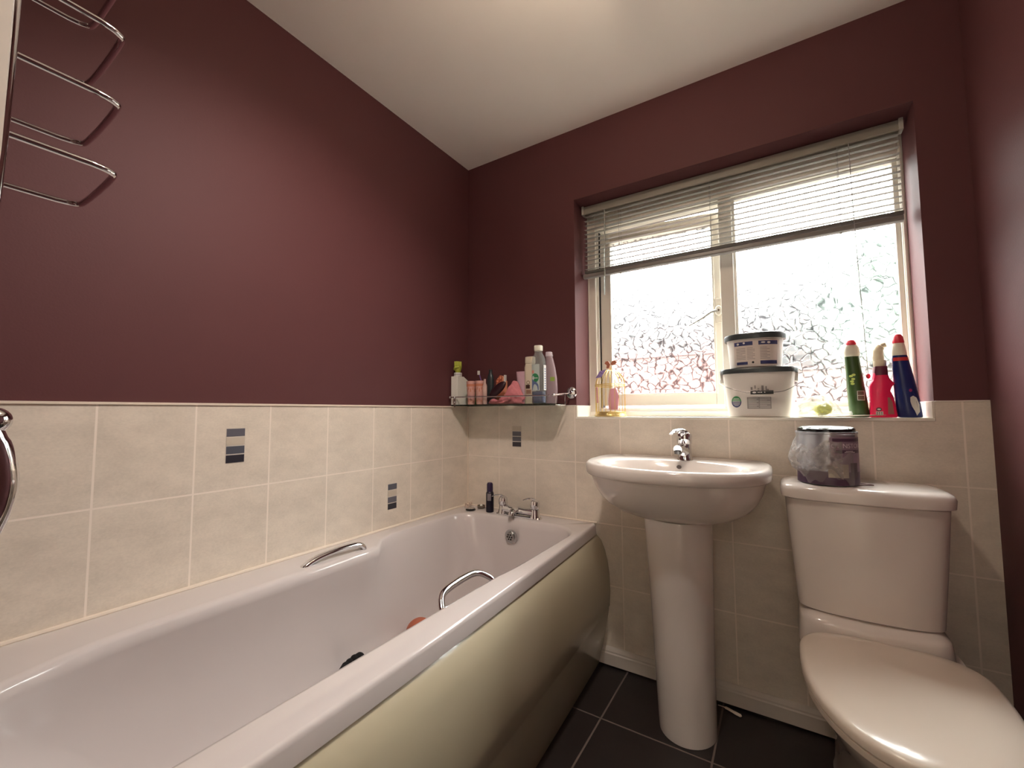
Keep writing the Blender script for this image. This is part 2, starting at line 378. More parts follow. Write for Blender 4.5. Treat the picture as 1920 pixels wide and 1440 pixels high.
# fixed outer frame
b = MB(); b.box((.590, YW, ZS-.008), (.645, .235, WZ1)); b.box((1.752, YW, ZS-.008), (1.80, .235, WZ1))
b.box((.645, YW, 1.952), (1.752, .235, WZ1)); b.box((.645, YW, ZS-.008), (1.752, .235, 1.085))
b.box((1.186, YW, 1.085), (1.236, .235, 1.952))                                    # mullion
wf = b.build('window_1', UPVC, smooth=False, bevel=.003); struct(wf)
b = MB(); b.box((.645, YW+.012, 1.085), (.655, .232, 1.952)); b.box((.655, YW+.012, 1.942), (1.186, .232, 1.952)); b.box((.60, YW-.004, ZS), (.612, YW, WZ1)); b.box((1.755, YW-.004, ZS), (1.763, YW, WZ1))
b.box((.60, YW-.016, ZS), (1.762, YW, ZS+.022))
b.build('frame_bead', UPVC, wf, smooth=False, bevel=.002)
b = MB(); b.box((.656, YW+.02, 1.088), (.660, .230, 1.95)); b.build('rubber_seal', BLACKP, wf, smooth=False)
b = MB(); frame_rect(b, 1.236, 1.752, 1.085, 1.952, .012, YW+.012, YG-.002, (.010, .014, .018, .012)); bead = b.build('glazing_bead', UPVC, wf, smooth=False, bevel=.002)
b = MB().box((1.240, YG, 1.095), (1.748, YG+.006, 1.945)); b.build('pane', GLASS, wf, smooth=False)
# opened side-hung sash (hinged at its left edge, swung a few degrees outwards)
sash = bpy.data.objects.new('window_2', None); COL.objects.link(sash); hinge = (SX0, .198, 0); sash.location = hinge; sash['_b'] = hinge
sash.rotation_euler.z = radians(4.6); struct(sash)
ys = .198
b = MB(); frame_rect(b, SX0, SX1, SZ0, SZ1, .055, ys, ys+.055, (.056, .045, .052, .052)); b.build('sash_frame', UPVC, sash, smooth=False, bevel=.004)
b = MB(); frame_rect(b, SX0+.050, SX1-.039, SZ0+.046, SZ1-.046, .012, ys-.006, ys+.01, (.008,)*4); b.build('sash_bead', UPVC, sash, smooth=False, bevel=.002)
b = MB().box((SX0+.05, ys+.02, SZ0+.045), (SX1-.04, ys+.026, SZ1-.045)); b.build('pane', GLASS, sash, smooth=False)
b = MB()
hx = SX1-.026; hz = 1.497
b.lathe([(.001, -.010), (.013, -.010), (.015, -.004), (.015, .004), (.012, .009), (.001, .009)], (0, 0, 0), 20)
vs = [(hx+v[0]*.9, ys-.012-v[2]*.8, hz+v[1]*1.5) for v in b.v]; b.v = vs
b.box((hx-.012, ys-.006, hz-.05), (hx+.012, ys, hz+.055))
hd = b.build('window_handle', UPVC, sash, smooth=True, bevel=.001)
b = MB(); b.tube([(hx-.004, ys-.026, hz), (hx-.03, ys-.034, hz-.008), (hx-.06, ys-.040, hz-.030), (hx-.115, ys-.046, hz-.060)], [.009, .0085, .008, .0045], 10, flat=.6)
lab(b.build('handle_lever', mat('backlit_lever', (150, 148, 145), .35), hd), 'white lever of the window handle')  # the lever is white; its grey colour imitates backlit shade
b = MB(); b.lathe([(.0005, 0), (.005, 0), (.005, .003), (.0005, .003)], (0, 0, 0), 12); b.v = [(hx+v[0], ys-.024-v[2], hz+v[1]) for v in b.v]
b.build('lock_barrel', mat('brass_lock', (110, 95, 80), .3, .8), hd)

# ------------------------------------------------------------------ outdoors, seen through the glass
def brick_mat():
    m, t, b = nodes('red_brick'); N = t.nodes.new; L = t.links.new
    tcn = N('ShaderNodeTexCoord'); mp = N('ShaderNodeMapping'); mp.inputs['Rotation'].default_value = (radians(90), 0, 0); L(tcn.outputs['Object'], mp.inputs[0])
    br = N('ShaderNodeTexBrick'); br.inputs['Scale'].default_value = 4; br.inputs['Color1'].default_value = srgb((112, 80, 76)); br.inputs['Color2'].default_value = srgb((102, 74, 70)); br.inputs['Mortar'].default_value = srgb((110, 98, 94))
    L(mp.outputs[0], br.inputs['Vector']); L(br.outputs['Color'], b.inputs['Base Color']); b.inputs['Roughness'].default_value = .9
    return m
BRICK = brick_mat()
b = MB().box((-6, 9, -3.0), (1.2, 9.3, 2.40)); b.box((-6, 8.96, 2.40), (1.2, 9.34, 2.48))
tag(b.build('brick_wall', BRICK, smooth=False), 'low red brick wall outdoors, blurred behind the left window pane', 'wall')
b = MB().box((1.5, 7.5, -3.0), (6.5, 7.8, 1.80)); b.box((1.5, 7.46, 1.80), (6.5, 7.84, 1.86))
tag(b.build('garden_fence', mat('grey_fence_wood', (104, 88, 84), .8, var=.15, scale=3), smooth=False), 'pale grey fence outdoors, blurred behind the right window pane', 'fence')
g = MB().box((-40, .6, -3.1), (40, 60, -3.0)); struct(g.build('ground_outside', mat('paving_outside', (70, 68, 64), .9, var=.1, scale=1), smooth=False))
tr = thing('tree', 'pale green tree outdoors, blurred at the right edge of the window', 'tree', (5.2, 12.5, -3.0))
rnd = random.Random(3)
bmx = bmesh.new()
for k in range(46):
    a = rnd.random()*2*pi; e = rnd.uniform(-1, 1); rr_ = 2.6*math.sqrt(1-e*e*.8)*rnd.random()**.5
    c = Vector((5.2+rr_*cos(a), 12.5+rr_*sin(a)*.8, 4.2+e*3.2)); R = rnd.uniform(.5, .95)
    g0 = bmesh.ops.create_icosphere(bmx, subdivisions=2, radius=R, matrix=Matrix.Translation(c))
    for v in g0['verts']: v.co += (v.co-c)*rnd.uniform(-.25, .3)
me = bpy.data.meshes.new('foliage'); bmx.to_mesh(me); bmx.free(); me.materials.append(mat('pale_foliage', (150, 165, 156), .8, var=.3, scale=2))
me.transform(Matrix.Translation((-5.2, -12.5, 3.0))); fo = bpy.data.objects.new('foliage', me); COL.objects.link(fo); fo.parent = tr
b = MB().tube([(5.2, 12.5, -3), (5.25, 12.5, 0), (5.1, 12.6, 3)], [.22, .17, .1], 10); b.build('trunk', mat('bark', (100, 85, 70), .9, var=.2), tr)

# ------------------------------------------------------------------ venetian blind
YB = .105
bl = thing('venetian_blind', 'half-raised slatted venetian blind hanging in the window recess', 'blind', (1.18, YB, 1.70))
b = MB(); b.loft([[(x, YB-.013, 2.040), (x, YB-.013, 2.008), (x, YB-.009, 2.004), (x, YB+.013, 2.004), (x, YB+.013, 2.040)] for x in (.618, 1.752)])
b.build('headrail', mat('blind_headrail', (150, 146, 136), .4), bl, smooth=False, bevel=.001)
b = MB().box((1.745, YB-.019, 2.002), (1.7565, YB+.014, 2.043)); b.build('end_bracket', mat('bracket_plastic', (190, 188, 180), .4), bl, smooth=False, bevel=.0015)
b = MB().box((.612, YB-.019, 2.002), (.622, YB+.014, 2.043)); b.build('end_bracket', MATS['bracket_plastic'], bl, smooth=False, bevel=.0015)
zb = 1.706
nsl = 13; tilt = radians(9)
def slat(z, tl):
    rows = []
    for x in (.620, 1.746):
        up_, dn = [], []
        for k in range(7):
            s_ = -1+2*k/6; h = .0018*(1-s_*s_)
            y = .0125*s_; up_.append((x, YB+y*cos(tl)-h*sin(tl), z+y*sin(tl)+h*cos(tl)+.00025)); dn.append((x, YB+y*cos(tl)-h*sin(tl), z+y*sin(tl)+h*cos(tl)-.00025))
        rows.append(up_+dn[::-1])
    return MB().loft(rows)
for i in range(nsl):
    z = zb+.034+i*.0212
    slat(z, tilt).build('slat', BLIND, bl)
b = MB()
for k in range(9): 
    q = slat(zb+.0125+k*.0014, 0); b.add(q.v, q.f)
b.build('slat_stack', mat('stacked_slats', (150, 146, 140), .5), bl)
rows = [[(x, YB+dy, zb+dz) for dy, dz in ((-.0125, -.008), (-.0135, -.003), (-.0125, .008), (-.006, .011), (.006, .011), (.0125, .008), (.0135, -.003), (.0125, -.008), (.006, -.010), (-.006, -.010))] for x in (.614, 1.744)]
b = MB().loft(rows); b.build('bottom_rail', RAILM, bl, smooth=False)
for x in (.79, 1.165, 1.58):
    b = MB(); 
    for dy in (-.0135, .0135): b.tube([(x, YB+dy, zb+.01), (x, YB+dy, 2.006)], .0006, 5)
    for i in range(nsl):
        z = zb+.034+i*.0212; b.tube([(x, YB-.0135, z-.0035-.001), (x, YB+.0135, z+.0035-.001)], .0004, 4)
    b.build('ladder_cord', CORD, bl)
    b = MB().lathe([(.0005, -.013), (.004, -.013), (.004, -.009), (.0005, -.009)], (x, YB, zb), 12); b.build('cord_plug', mat('cord_plug', (165, 160, 150), .5), bl)
b = MB().tube(smooth_path([(1.612, YB-.018, 2.006), (1.614, YB-.019, 1.8), (1.619, YB-.0195, 1.55), (1.626, YB-.019, 1.3), (1.6285, YB-.018, 1.195)], 6), .0011, 6)
pc = b.build('pull_cord', CORD, bl)
b = MB().ball((1.6285, YB-.018, 1.186), .0062, 1, 1, 1.5); lab(b.build('cord_bead', mat('pink_bead', (200, 60, 80), .35), pc), 'pink bead at the end of the pull cord')
b = MB().tube([(.727, YB-.022, 2.0), (.722, YB-.024, 1.60)], .0028, 8)
b.build('tilt_wand', mat('clear_wand', (200, 205, 200), .1, trans=.6), bl)

# ------------------------------------------------------------------ bath
def outer_x(y): t = min(1, max(0, -y/1.81)); return .700+.055*sin(min(1, t*1.15)*pi/2)
ZR = .597
Y0, Y1 = -1.812, -.004
bath = thing('bathtub', 'white acrylic bathtub along the tiled left wall with moulded grip recesses', 'bathtub', (.36, -.86, FZ))
NB = 160
def inner_ring(z, x0, x1, y0, y1, r, bulge, rb=None):
    pts = rrect(x0, x1, y0, y1, z, r, NB); out = []
    for x, y, zz in pts:
        s2 = 1/(1+math.exp((y+.655)/.014)); k = s2*bulge; hd_ = 1.1*max(0, -1.36-y)**2
        if x < (x0+x1)/2: x = x+k*max(0, min(1, ((x0+r*.6)-x)/(.3*r)+1)) + (hd_ if x < x0+r else 0) if x < x0+r else x
        else: x = x-k*.12 if x > x1-r else x
        out.append((x, y, zz))
    return out
def outer_ring(z, off):
    pts = rrect(.001+0, .70, Y0, Y1, z, .018, NB); out = []
    for x, y, zz in pts:
        if x > .35: x = x + (outer_x(y)-.70) + off
        out.append((x, y, zz))
    return out
rings = [outer_ring(.553, -.004), outer_ring(.555, 0), outer_ring(.586, -.002), outer_ring(.592, -.0035), outer_ring(.5958, -.0065), outer_ring(ZR, -.0105)]
X0, X1, YA, YBk = .078, .655, -1.745, -.118
def ir(z, d, bulge, r):   # d = inward offset
    return inner_ring(z, X0+d[0], X1-d[1]+.012, YA+d[2], YBk-d[3], r, bulge)
rings += [ir(ZR, (-.014, -.012, -.012, -.012), .07, .13), ir(ZR-.002, (-.006, -.005, -.005, -.005), .078, .13), ir(ZR-.010, (0, 0, 0, 0), .082, .13),
          ir(ZR-.035, (.008, .006, .012, .004), .072, .13), ir(.50, (.022, .020, .06, .012), .035, .14), ir(.40, (.035, .032, .13, .02), .012, .15),
          ir(.30, (.050, .046, .20, .032), 0, .16), ir(.24, (.066, .060, .25, .045), 0, .17), ir(.212, (.088, .08, .29, .065), 0, .17),
          ir(.198, (.125, .115, .34, .10), 0, .15), ir(.193, (.19, .18, .42, .17), 0, .09)]
b = MB().loft(rings, c0=False, c1=True)
tub = b.build('tub_shell', ACRYL, bath, smooth=True, angle=60)
# panel
prof = [(.557, -.010), (.548, .000), (.53, .018), (.49, .034), (.45, .044), (.40, .051), (.33, .054), (.27, .050), (.262, .046), (.255, .046), (.18, .034), (.10, .018), (.032, .002), (.032, -.02), (.557, -.03)]
rows = []
for k in range(30):
    y = -.003-1.805*k/29; rows.append([(outer_x(y)-.002+d*(1-.35*min(1, -y/1.8)), y, z) for z, d in prof])
b = MB().loft(rows); lab(b.build('bath_panel', PANELM, bath, smooth=True, angle=40), 'cream bowed bath side panel')
# overflow
oy = -.138
b = MB().lathe([(.0005, 0), (.024, 0), (.029, .002), (.031, .004), (.031, .008), (.0005, .008)], (0, 0, 0), 32)
b.v = [(.350+v[0], oy-v[2]+.008+(v[1])*-.12, .521+v[1]) for v in b.v]; ov = b.build('overflow_plate', mat('overflow_ring_chrome', (190, 192, 192), .2, 1), bath)
b = MB().lathe([(.0005, 0), (.019, 0), (.020, .006), (.0185, .009), (.0005, .009)], (0, 0, 0), 32)
b.v = [(.348+v[0], oy-v[2]+.001+(v[1])*-.12, .521+v[1]) for v in b.v]; fa = b.build('overflow_face', mat('satin_chrome', (185, 183, 180), .3, 1), ov)
b = MB()
for k in range(7):
    a = k*pi/3; rr_ = 0 if k == 6 else .0115
    q = MB().lathe([(.0005, 0), (.0036, 0), (.0036, .0015), (.0005, .0015)], (0, 0, 0), 12)
    b.add([(.348+rr_*cos(a)+v[0], oy-v[2]-.0085-(rr_*sin(a)+v[1])*.12, .521+rr_*sin(a)+v[1]) for v in q.v], q.f)
b.build('overflow_hole', BLACKP, ov)
# grips
def grip(pts, rad, name='grab_handle'):
    b = MB().tube(smooth_path(pts, 6), rad, 12, flat=.75); return b.build(name, CHROME, bath)
grip([(.112, -.962, .588), (.112, -.948, .598), (.113, -.915, .609), (.117, -.87, .616), (.122, -.80, .619), (.126, -.765, .615), (.128, -.748, .602), (.128, -.746, .586)], .0125)
grip([(.652, -.895, .52), (.628, -.892, .548), (.600, -.872, .578), (.590, -.84, .590), (.585, -.75, .594), (.592, -.70, .590), (.622, -.675, .572), (.652, -.668, .54)], .0102)
struct(MB().tube([(.004, Y0, ZR+.002), (.004, -.004, ZR+.002)], .006, 8).build('trim_5', SEAL))
b = MB().tube([(.004, -.0045, ZR+.002), (.70, -.0045, ZR+.002)], .004, 8); struct(b.build('trim_6', SEAL))

# bath mixer tap
mt = thing('bath_mixer_tap', 'chrome deck-mounted bath mixer with two lever handles at the bath end', 'tap', (.36, -.07, ZR))
b = MB()
prs = [((.265, -.07), .024), ((.435, -.07), .024)]
b.loft([se(x, -.072, z, hx_, hy_, 3, 24) for x, z, hx_, hy_ in ((.35, ZR, .118, .025), (.35, ZR+.006, .116, .025))])
b.loft([[(x, -.072+hy_*cos(2*pi*i/16), ZR+.026+dz+hz_*sin(2*pi*i/16)) for i in range(16)] for x, hy_, hz_, dz in
        ((.255, .014, .014, 0), (.28, .020, .019, 0), (.31, .019, .016, -.002), (.35, .021, .018, 0), (.39, .019, .016, -.002), (.42, .020, .019, 0), (.445, .014, .014, 0))])
for (x, y), r_ in prs: b.lathe([(.026, 0), (.026, .004), (.021, .02), (.019, .04), (.0005, .044)], (x, y, ZR), 24)
b.build('tap_body', CHROME, mt)
b = MB().tube(smooth_path([(.345, -.085, ZR+.026), (.345, -.105, ZR+.027), (.345, -.122, ZR+.020), (.345, -.127, ZR+.010)], 5), [.017]*8+[.015]*8, 14); b.build('spout', CHROME, mt)
for x in (.265, .435):
    b = MB().lathe([(.0195, .042), (.021, .048), (.021, .066), (.018, .076), (.010, .081), (.0005, .082)], (x, -.07, ZR), 24)
    h_ = b.build('tap_handle', CHROME, mt)
    b = MB().tube(smooth_path([(x+.008, -.068, ZR+.076), (x-.016, -.075, ZR+.086), (x-.038, -.085, ZR+.083), (x-.050, -.092, ZR+.078)], 5), [.010]*5+[.007]*5+[.004]*6, 10, flat=.55); b.build('lever', CHROME, h_)

# ------------------------------------------------------------------ things on the bath rim / in the bath
can = thing('spray_can', 'slim dark navy aerosol can standing on the bath rim beside the mixer tap', 'aerosol can', (.192, -.075, ZR+.0005))
cx, cy, z0 = .192, -.075, ZR+.0005
b = MB().lathe([(.016, 0), (.0185, .002), (.0185, .088), (.016, .094), (.0145, .096)], (cx, cy, z0), 28); b.build('can_body', mat('navy_can', (26, 22, 36), .3, .3), can)
b = MB().lathe([(.0145, .096), (.0150, .098), (.0146, .130), (.011, .137), (.0005, .139)], (cx, cy, z0), 24); lab(b.build('cap', mat('purple_cap', (44, 30, 62), .3), can), 'dark purple cap')
b = MB(); patch(b, cx, cy, .0185, -.1, .9, z0+.055, z0+.088); lab(b.build('can_label', mat('grey_can_label', (120, 112, 116), .4), can), 'grey label on the can')
sp = thing('bath_waste_plug', 'chrome bath plug with a dark rubber rim lying in the bath corner', 'plug', (.092, -.095, ZR+.0005))
b = MB().lathe([(.022, 0), (.024, .002), (.024, .005), (.020, .007), (.0005, .007)], (.092, -.095, ZR+.0005), 28); b.build('rubber_ring', BLACKP, sp)
b = MB().lathe([(.019, .007), (.020, .009), (.014, .013), (.0005, .014)], (.092, -.095, ZR+.0005), 28); b.build('plug_face', CHROME, sp)
sp = thing('tea_light_tin', 'small shiny metal tin with pale top beside the bath plug', 'tin', (.112, -.036, ZR+.0005))
b = MB().lathe([(.017, 0), (.019, .002), (.019, .012), (.020, .014), (.0175, .014), (.0175, .011), (.0005, .011)], (.112, -.036, ZR+.0005), 28); b.build('tin_cup', mat('tin', (150, 140, 128), .25, .9), sp)
b = MB().lathe([(.006, .011), (.007, .015), (.004, .019), (.0005, .020)], (.112, -.036, ZR+.0005), 16); lab(b.build('tin_content', mat('pale_wax', (230, 225, 215), .4), sp), 'pale blob in the tin')
b = MB()
rnd = random.Random(2)
for k in range(9):
    a = rnd.random()*6.28; b.tube(smooth_path([(.04+.012*cos(a), -.05+.02*sin(a), ZR+.004), (.045+.01*cos(a+1), -.05+.025*sin(a+1), ZR+.018+.012*rnd.random()), (.04+.016*cos(a+2), -.05+.025*sin(a+2), ZR+.006)], 4), .0016, 5)
tag(b.build('hair_net', mat('clear_mesh', (200, 180, 165), .4, var=.2)), 'small crumpled pale mesh in the far left corner of the bath rim', 'mesh')

ballc = Vector((.208, -.550, .2505))
tb = thing('toy_ball', 'terracotta brown toy ball with dark markings lying in the bath', 'toy', (ballc.x, ballc.y, .197))
b = MB().ball(tuple(ballc), .052); b.build('ball_body', mat('terracotta', (168, 92, 68), .55, var=.12, scale=20), tb)
for az, el, sxx in ((-.35, .25, 1.5), (.25, .55, 2.2), (.15, .05, 1.6)):
    d = Vector((cos(el)*sin(az+.6), -cos(el)*cos(az+.6), sin(el))); p = ballc+d*.049
    b = MB().ball((p.x, p.y, p.z), .0065, sxx, 1, .8, 8); lab(b.build('dark_mark', mat('dark_brown_mark', (60, 26, 22), .5), tb), 'dark brown mark on the ball')
b = MB(); rnd = random.Random(5)
for k in range(15):
    a = 2*pi*k/15; rr_ = .026+.004*rnd.random()
    b.ball((.205+rr_*cos(a)*.9, -.825+rr_*sin(a)*1.45, .238+.016*(1-cos(a))+.006*rnd.random()), .0145+.004*rnd.random(), n=8)
tag(b.build('hair_scrunchie', mat('black_cloth', (14, 10, 12), .9)), 'lumpy black hair scrunchie lying on the bottom of the bath', 'scrunchie')

# ------------------------------------------------------------------ wash basin
CX = 1.054; RZ = .897
bs = thing('wash_basin', 'white ceramic pedestal wash basin under the window', 'sink', (1.065, -.2, FZ))
NS = 96
def brim(z, s_=1.0, dy=0.0, e=0.0):
    """D-shaped outline; s_ scales about the middle, e is an inset"""
    out = []
    for i in range(NS):
        a = 2*pi*i/NS; c, s2 = cos(a), sin(a)
        if s2 >= 0: n = 5; hy_ = .198
        else: n = 2.25; hy_ = .262
        x = math.copysign(abs(c)**(2/n), c)*(.294-e); y = math.copysign(abs(s2)**(2/n), s2)*(hy_-(e if s2 < 0 else e*.2))
        out.append((CX+x*s_, -.2+y*s_+dy, z))
    return out
def bowl(z, hx_, hy_, cyy=-.262):
    return [(CX+hx_*cos(2*pi*i/NS), cyy+hy_*sin(2*pi*i/NS), z) for i in range(NS)]
def blend(r0, r1, t, z=None): return [tuple(a*(1-t)+b_*t for a, b_ in zip(p, q))[:2]+((z,) if z is not None else (p[2]*(1-t)+q[2]*t,)) for p, q in zip(r0, r1)]
def wall_clip(r): return [(x, min(y, -.003), z) for x, y, z in r]
under = []
for z, sx_, sy_ in ((.700, .42, .50), (.708, .55, .60), (.725, .67, .70), (.75, .78, .80), (.78, .86, .87), (.81, .91, .92), (.838, .935, .945), (.852, .95, .955)):
    under.append([(CX+(p[0]-CX)*sx_, -.02+(p[1]+.02)*sy_ if p[1] < -.02 else -.004, z) for p in brim(z)])
R0 = brim(.855, 1, 0, .006)
rings = under+[R0, brim(.861, 1, 0, .001), brim(.884), brim(.892, 1, 0, .003), brim(RZ, 1, 0, .011)]
ib = bowl(RZ, .232, .150)
rings += [blend(brim(RZ, 1, 0, .011), ib, .5, RZ-.003), bowl(RZ-.004, .238, .154), bowl(RZ-.009, .230, .148), bowl(.86, .215, .136), bowl(.82, .19, .118), bowl(.785, .14, .088), bowl(.770, .06, .045), bowl(.768, .02, .018)]
rings = [wall_clip(r) for r in rings]
b = MB().loft(rings); b.build('basin_bowl', WHITE, bs, angle=50)
def pedestal_ring(z, hx_, hy_, cx_, cy_): 
    return [(cx_+hx_*cos(2*pi*i/48), min(-.02, cy_+hy_*(sin(2*pi*i/48) if sin(2*pi*i/48) < 0 else 1.4*sin(2*pi*i/48))), z) for i in range(48)]
b = MB().loft([pedestal_ring(FZ+.001, .088, .098, 1.078, -.198), pedestal_ring(.06, .089, .099, 1.077, -.198), pedestal_ring(.2, .092, .099, 1.074, -.20), pedestal_ring(.45, .099, .103, 1.070, -.20), pedestal_ring(.66, .107, .108, 1.065, -.198), pedestal_ring(.712, .110, .11, 1.064, -.195)])
b.build('pedestal', WHITE, bs, angle=60)
b = MB().lathe([(.0005, 0), (.008, 0), (.0085, .002), (.0005, .002)], (0, 0, 0), 16); b.v = [(1.062+v[0], -.133-v[2], .872+v[1]*.8) for v in b.v]
b.build('overflow_hole', mat('overflow_shadow', (70, 60, 56), .4, .6), bs)
b = MB().lathe([(.0005, 0), (.02, 0), (.021, .002), (.0005, .003)], (CX, -.262, .769), 20); b.build('waste', CHROME, bs)
bt = thing('basin_mixer_tap', 'chrome single-lever mixer tap on the back of the wash basin', 'tap', (1.074, -.085, RZ-.004))
tx, ty, tz = 1.074, -.080, RZ-.006
b = MB().loft([se(tx-.0005*k, ty-.0*k, tz+z, r_, r_*1.05, 2.3, 32) for k, (z, r_) in enumerate(((0, .027), (.004, .027), (.010, .0245), (.03, .0235), (.052, .0235), (.060, .024)))])
body = b.build('tap_body', CHROME, bt)
b = MB().tube(smooth_path([(tx, ty-.002, tz+.030), (tx-.003, ty-.030, tz+.040), (tx-.006, ty-.066, tz+.048), (tx-.008, ty-.090, tz+.047)], 5), [.0195]*5+[.017]*5+[.0145]*6, 18)
spo = b.build('spout', CHROME, bt)
b = MB().lathe([(.0115, 0), (.0125, .004), (.0125, .012)], (tx-.008, ty-.086, tz+.030), 20); b.build('aerator', mat('dark_chrome', (90, 88, 88), .25, 1), spo)
b = MB().loft([se(tx-.001, ty, tz+z, r_, r_, 2.2, 32) for z, r_ in ((.061, .0235), (.064, .0255), (.088, .0265), (.096, .025), (.103, .018), (.106, .004))]); hd = b.build('tap_handle', CHROME, bt)
b = MB().tube(smooth_path([(tx+.012, ty+.012, tz+.094), (tx+.002, ty-.004, tz+.106), (tx-.014, ty-.030, tz+.112), (tx-.026, ty-.058, tz+.106), (tx-.032, ty-.075, tz+.098)], 5), [.012]*5+[.015]*5+[.013]*5+[.008]*6, 14, flat=.4)
b.build('lever', CHROME, hd)
b = MB().ball((tx-.012, ty-.0245, tz+.078), .0035, n=8); b.build('indicator', BLACKP, hd)

# ------------------------------------------------------------------ toilet
TCX = 1.562
to = thing('toilet', 'white close-coupled toilet with closed seat beside the basin pedestal', 'toilet', (1.575, -.4, FZ))
def cist(z, hx_, y0, bow=.02, n=6, cx_=TCX):
    out = []
    for p in se(cx_, (y0-.012)/2, z, hx_, abs(y0+.012)/2, n, 72):
        x, y, _ = p
        if y < (y0-.012)/2: y -= bow*(1-((x-cx_)/hx_)**2)*((y-(y0-.012)/2)/((y0+.012)/2) if True else 1)*1
        out.append((x, y, z))
    return out
b = MB().loft([cist(.492, .155, -.190), cist(.496, .162, -.196), cist(.56, .167, -.200), cist(.70, .178, -.203), cist(.812, .186, -.205)])
b.build('cistern', WHITE, to, angle=50)
b = MB().loft([cist(.808, .186, -.206), cist(.813, .195, -.214), cist(.835, .197, -.216), cist(.846, .193, -.212), cist(.852, .183, -.203), cist(.854, .165, -.185), cist(.855, .08, -.12)])
b.build('cistern_lid', WHITE, to, angle=50)
# pan
PX = 1.580
def pan(z, hx_, yb, yf, n=2.3, cx_=PX, nb=5):
    ym = yb+(yf-yb)*.32; out = []
    for i in range(72):
        a = 2*pi*i/72; c, s2 = cos(a), sin(a)
        if s2 >= 0: out.append((cx_+hx_*math.copysign(abs(c)**(2/nb), c), ym+(yb-ym)*abs(s2)**(2/nb), z))
        else: out.append((cx_+hx_*math.copysign(abs(c)**(2/n), c), ym+(yf-ym)*abs(s2)**(2/n), z))
    return out
b = MB().loft([pan(FZ+.001, .105, -.06, -.50, cx_=1.572), pan(.05, .100, -.06, -.49, cx_=1.572), pan(.15, .098, -.06, -.47, cx_=1.574), pan(.25, .118, -.05, -.53, cx_=1.576), pan(.32, .148, -.04, -.61), pan(.37, .168, -.03, -.67), pan(.395, .175, -.02, -.69), pan(.412, .176, -.02, -.695), pan(.418, .172, -.02, -.69)])
b.build('pan', WHITE, to, angle=50)
b = MB().loft([se(TCX+.003, -.125, z, hx_, hy_, 6, 48) for z, hx_, hy_ in ((.40, .168, .112), (.44, .166, .112), (.468, .163, .110), (.478, .160, .106), (.484, .150, .096), (.491, .140, .08))])
b.build('pan_shelf', WHITE, to, angle=50)
def lidring(z, inset_, yb=-.236): return pan(z, .186-inset_, yb-inset_, -.725+inset_, 2.15, PX, 3.4)
b = MB().loft([lidring(.419, .006), lidring(.421, .002), lidring(.434, .001), lidring(.436, .005)]); b.build('seat_ring', SEATM, to, angle=50)
b = MB().loft([lidring(.4375, .004), lidring(.439, .0), lidring(.450, 0), lidring(.457, .004), lidring(.461, .012), lidring(.464, .04), lidring(.466, .09), lidring(.4665, .15)]); b.build('seat_lid', SEATM, to, angle=60)

# ------------------------------------------------------------------ metal paint can wrapped in a torn bag, on the cistern
zc = .8555; cx, cy, cr = 1.489, -.142, .0755
pc = thing('paint_can', 'purple and silver metal paint can with a torn plastic wrap on the toilet cistern', 'paint can', (cx, cy, zc))
b = MB().lathe([(.072, 0), (cr, .003), (cr, .146), (.077, .148), (.077, .1535), (.0735, .154), (.0735, .148), (.069, .148), (.067, .146), (.0005, .146)], (cx, cy, zc), 64)
b.build('can_body', mat('silver_tin', (190, 195, 205), .25, .7), pc)
b = MB().lathe([(.0700, .149), (.0718, .157), (.0718, .162), (.0695, .1645), (.066, .1630), (.060, .1585), (.0005, .1575)], (cx, cy, zc), 64); b.v = [(x, y, z+(y-cy)*.045) for x, y, z in b.v]; lab(b.build('lid', mat('black_gloss_lid', (14, 14, 16), .12), pc), 'glossy black press-in lid')
PURP = mat('purple_label', (78, 56, 76), .35)
b = MB(); patch(b, cx, cy, cr, -pi, pi, zc+.002, zc+.040, 60); lbl = b.build('label_band', PURP, pc); lab(lbl, 'purple band round the foot of the can')
b = MB(); patch(b, cx, cy, cr, .02, 1.5, zc+.04, zc+.139, 24); lb2 = b.build('label', mat('mauve_label', (142, 122, 138), .4, var=.1), pc); lab(lb2, 'mauve printed label')
b = MB(); patch(b, cx, cy, cr, .12, 1.3, zc+.127, zc+.136, 16, lift=.0009); patch(b, cx, cy, cr, .2, 1.3, zc+.094, zc+.103, 16, lift=.0009); b.build('label_bar', PURP, lb2)
b = MB(); wrap_text(b, "JOHNSTONE'S", .0185, cx, cy, cr, .78, zc+.114, .0012); b.build('label_lettering', mat('pale_lettering', (220, 210, 215), .4), lb2)
b = MB(); patch(b, cx, cy, cr, .5, .95, zc+.0955, zc+.0975, 8, lift=.0012); patch(b, cx, cy, cr, .55, .85, zc+.099, zc+.1005, 8, lift=.0012); b.build('label_line', MATS['pale_lettering'], lb2)
b = MB(); patch(b, cx, cy, cr, -.05, .62, zc+.024, zc+.062, 14, lift=.0012); lab(b.build('paper_patch', mat('yellowed_paper', (176, 166, 150), .6, var=.12, scale=60), pc), 'yellowed paper patch on the can')
b = MB(); patch(b, cx, cy, cr, .7, 1.05, zc+.02, zc+.066, 10, lift=.0013); b.build('dark_stain', mat('dark_print', (84, 70, 76), .5, var=.4, scale=70), pc)
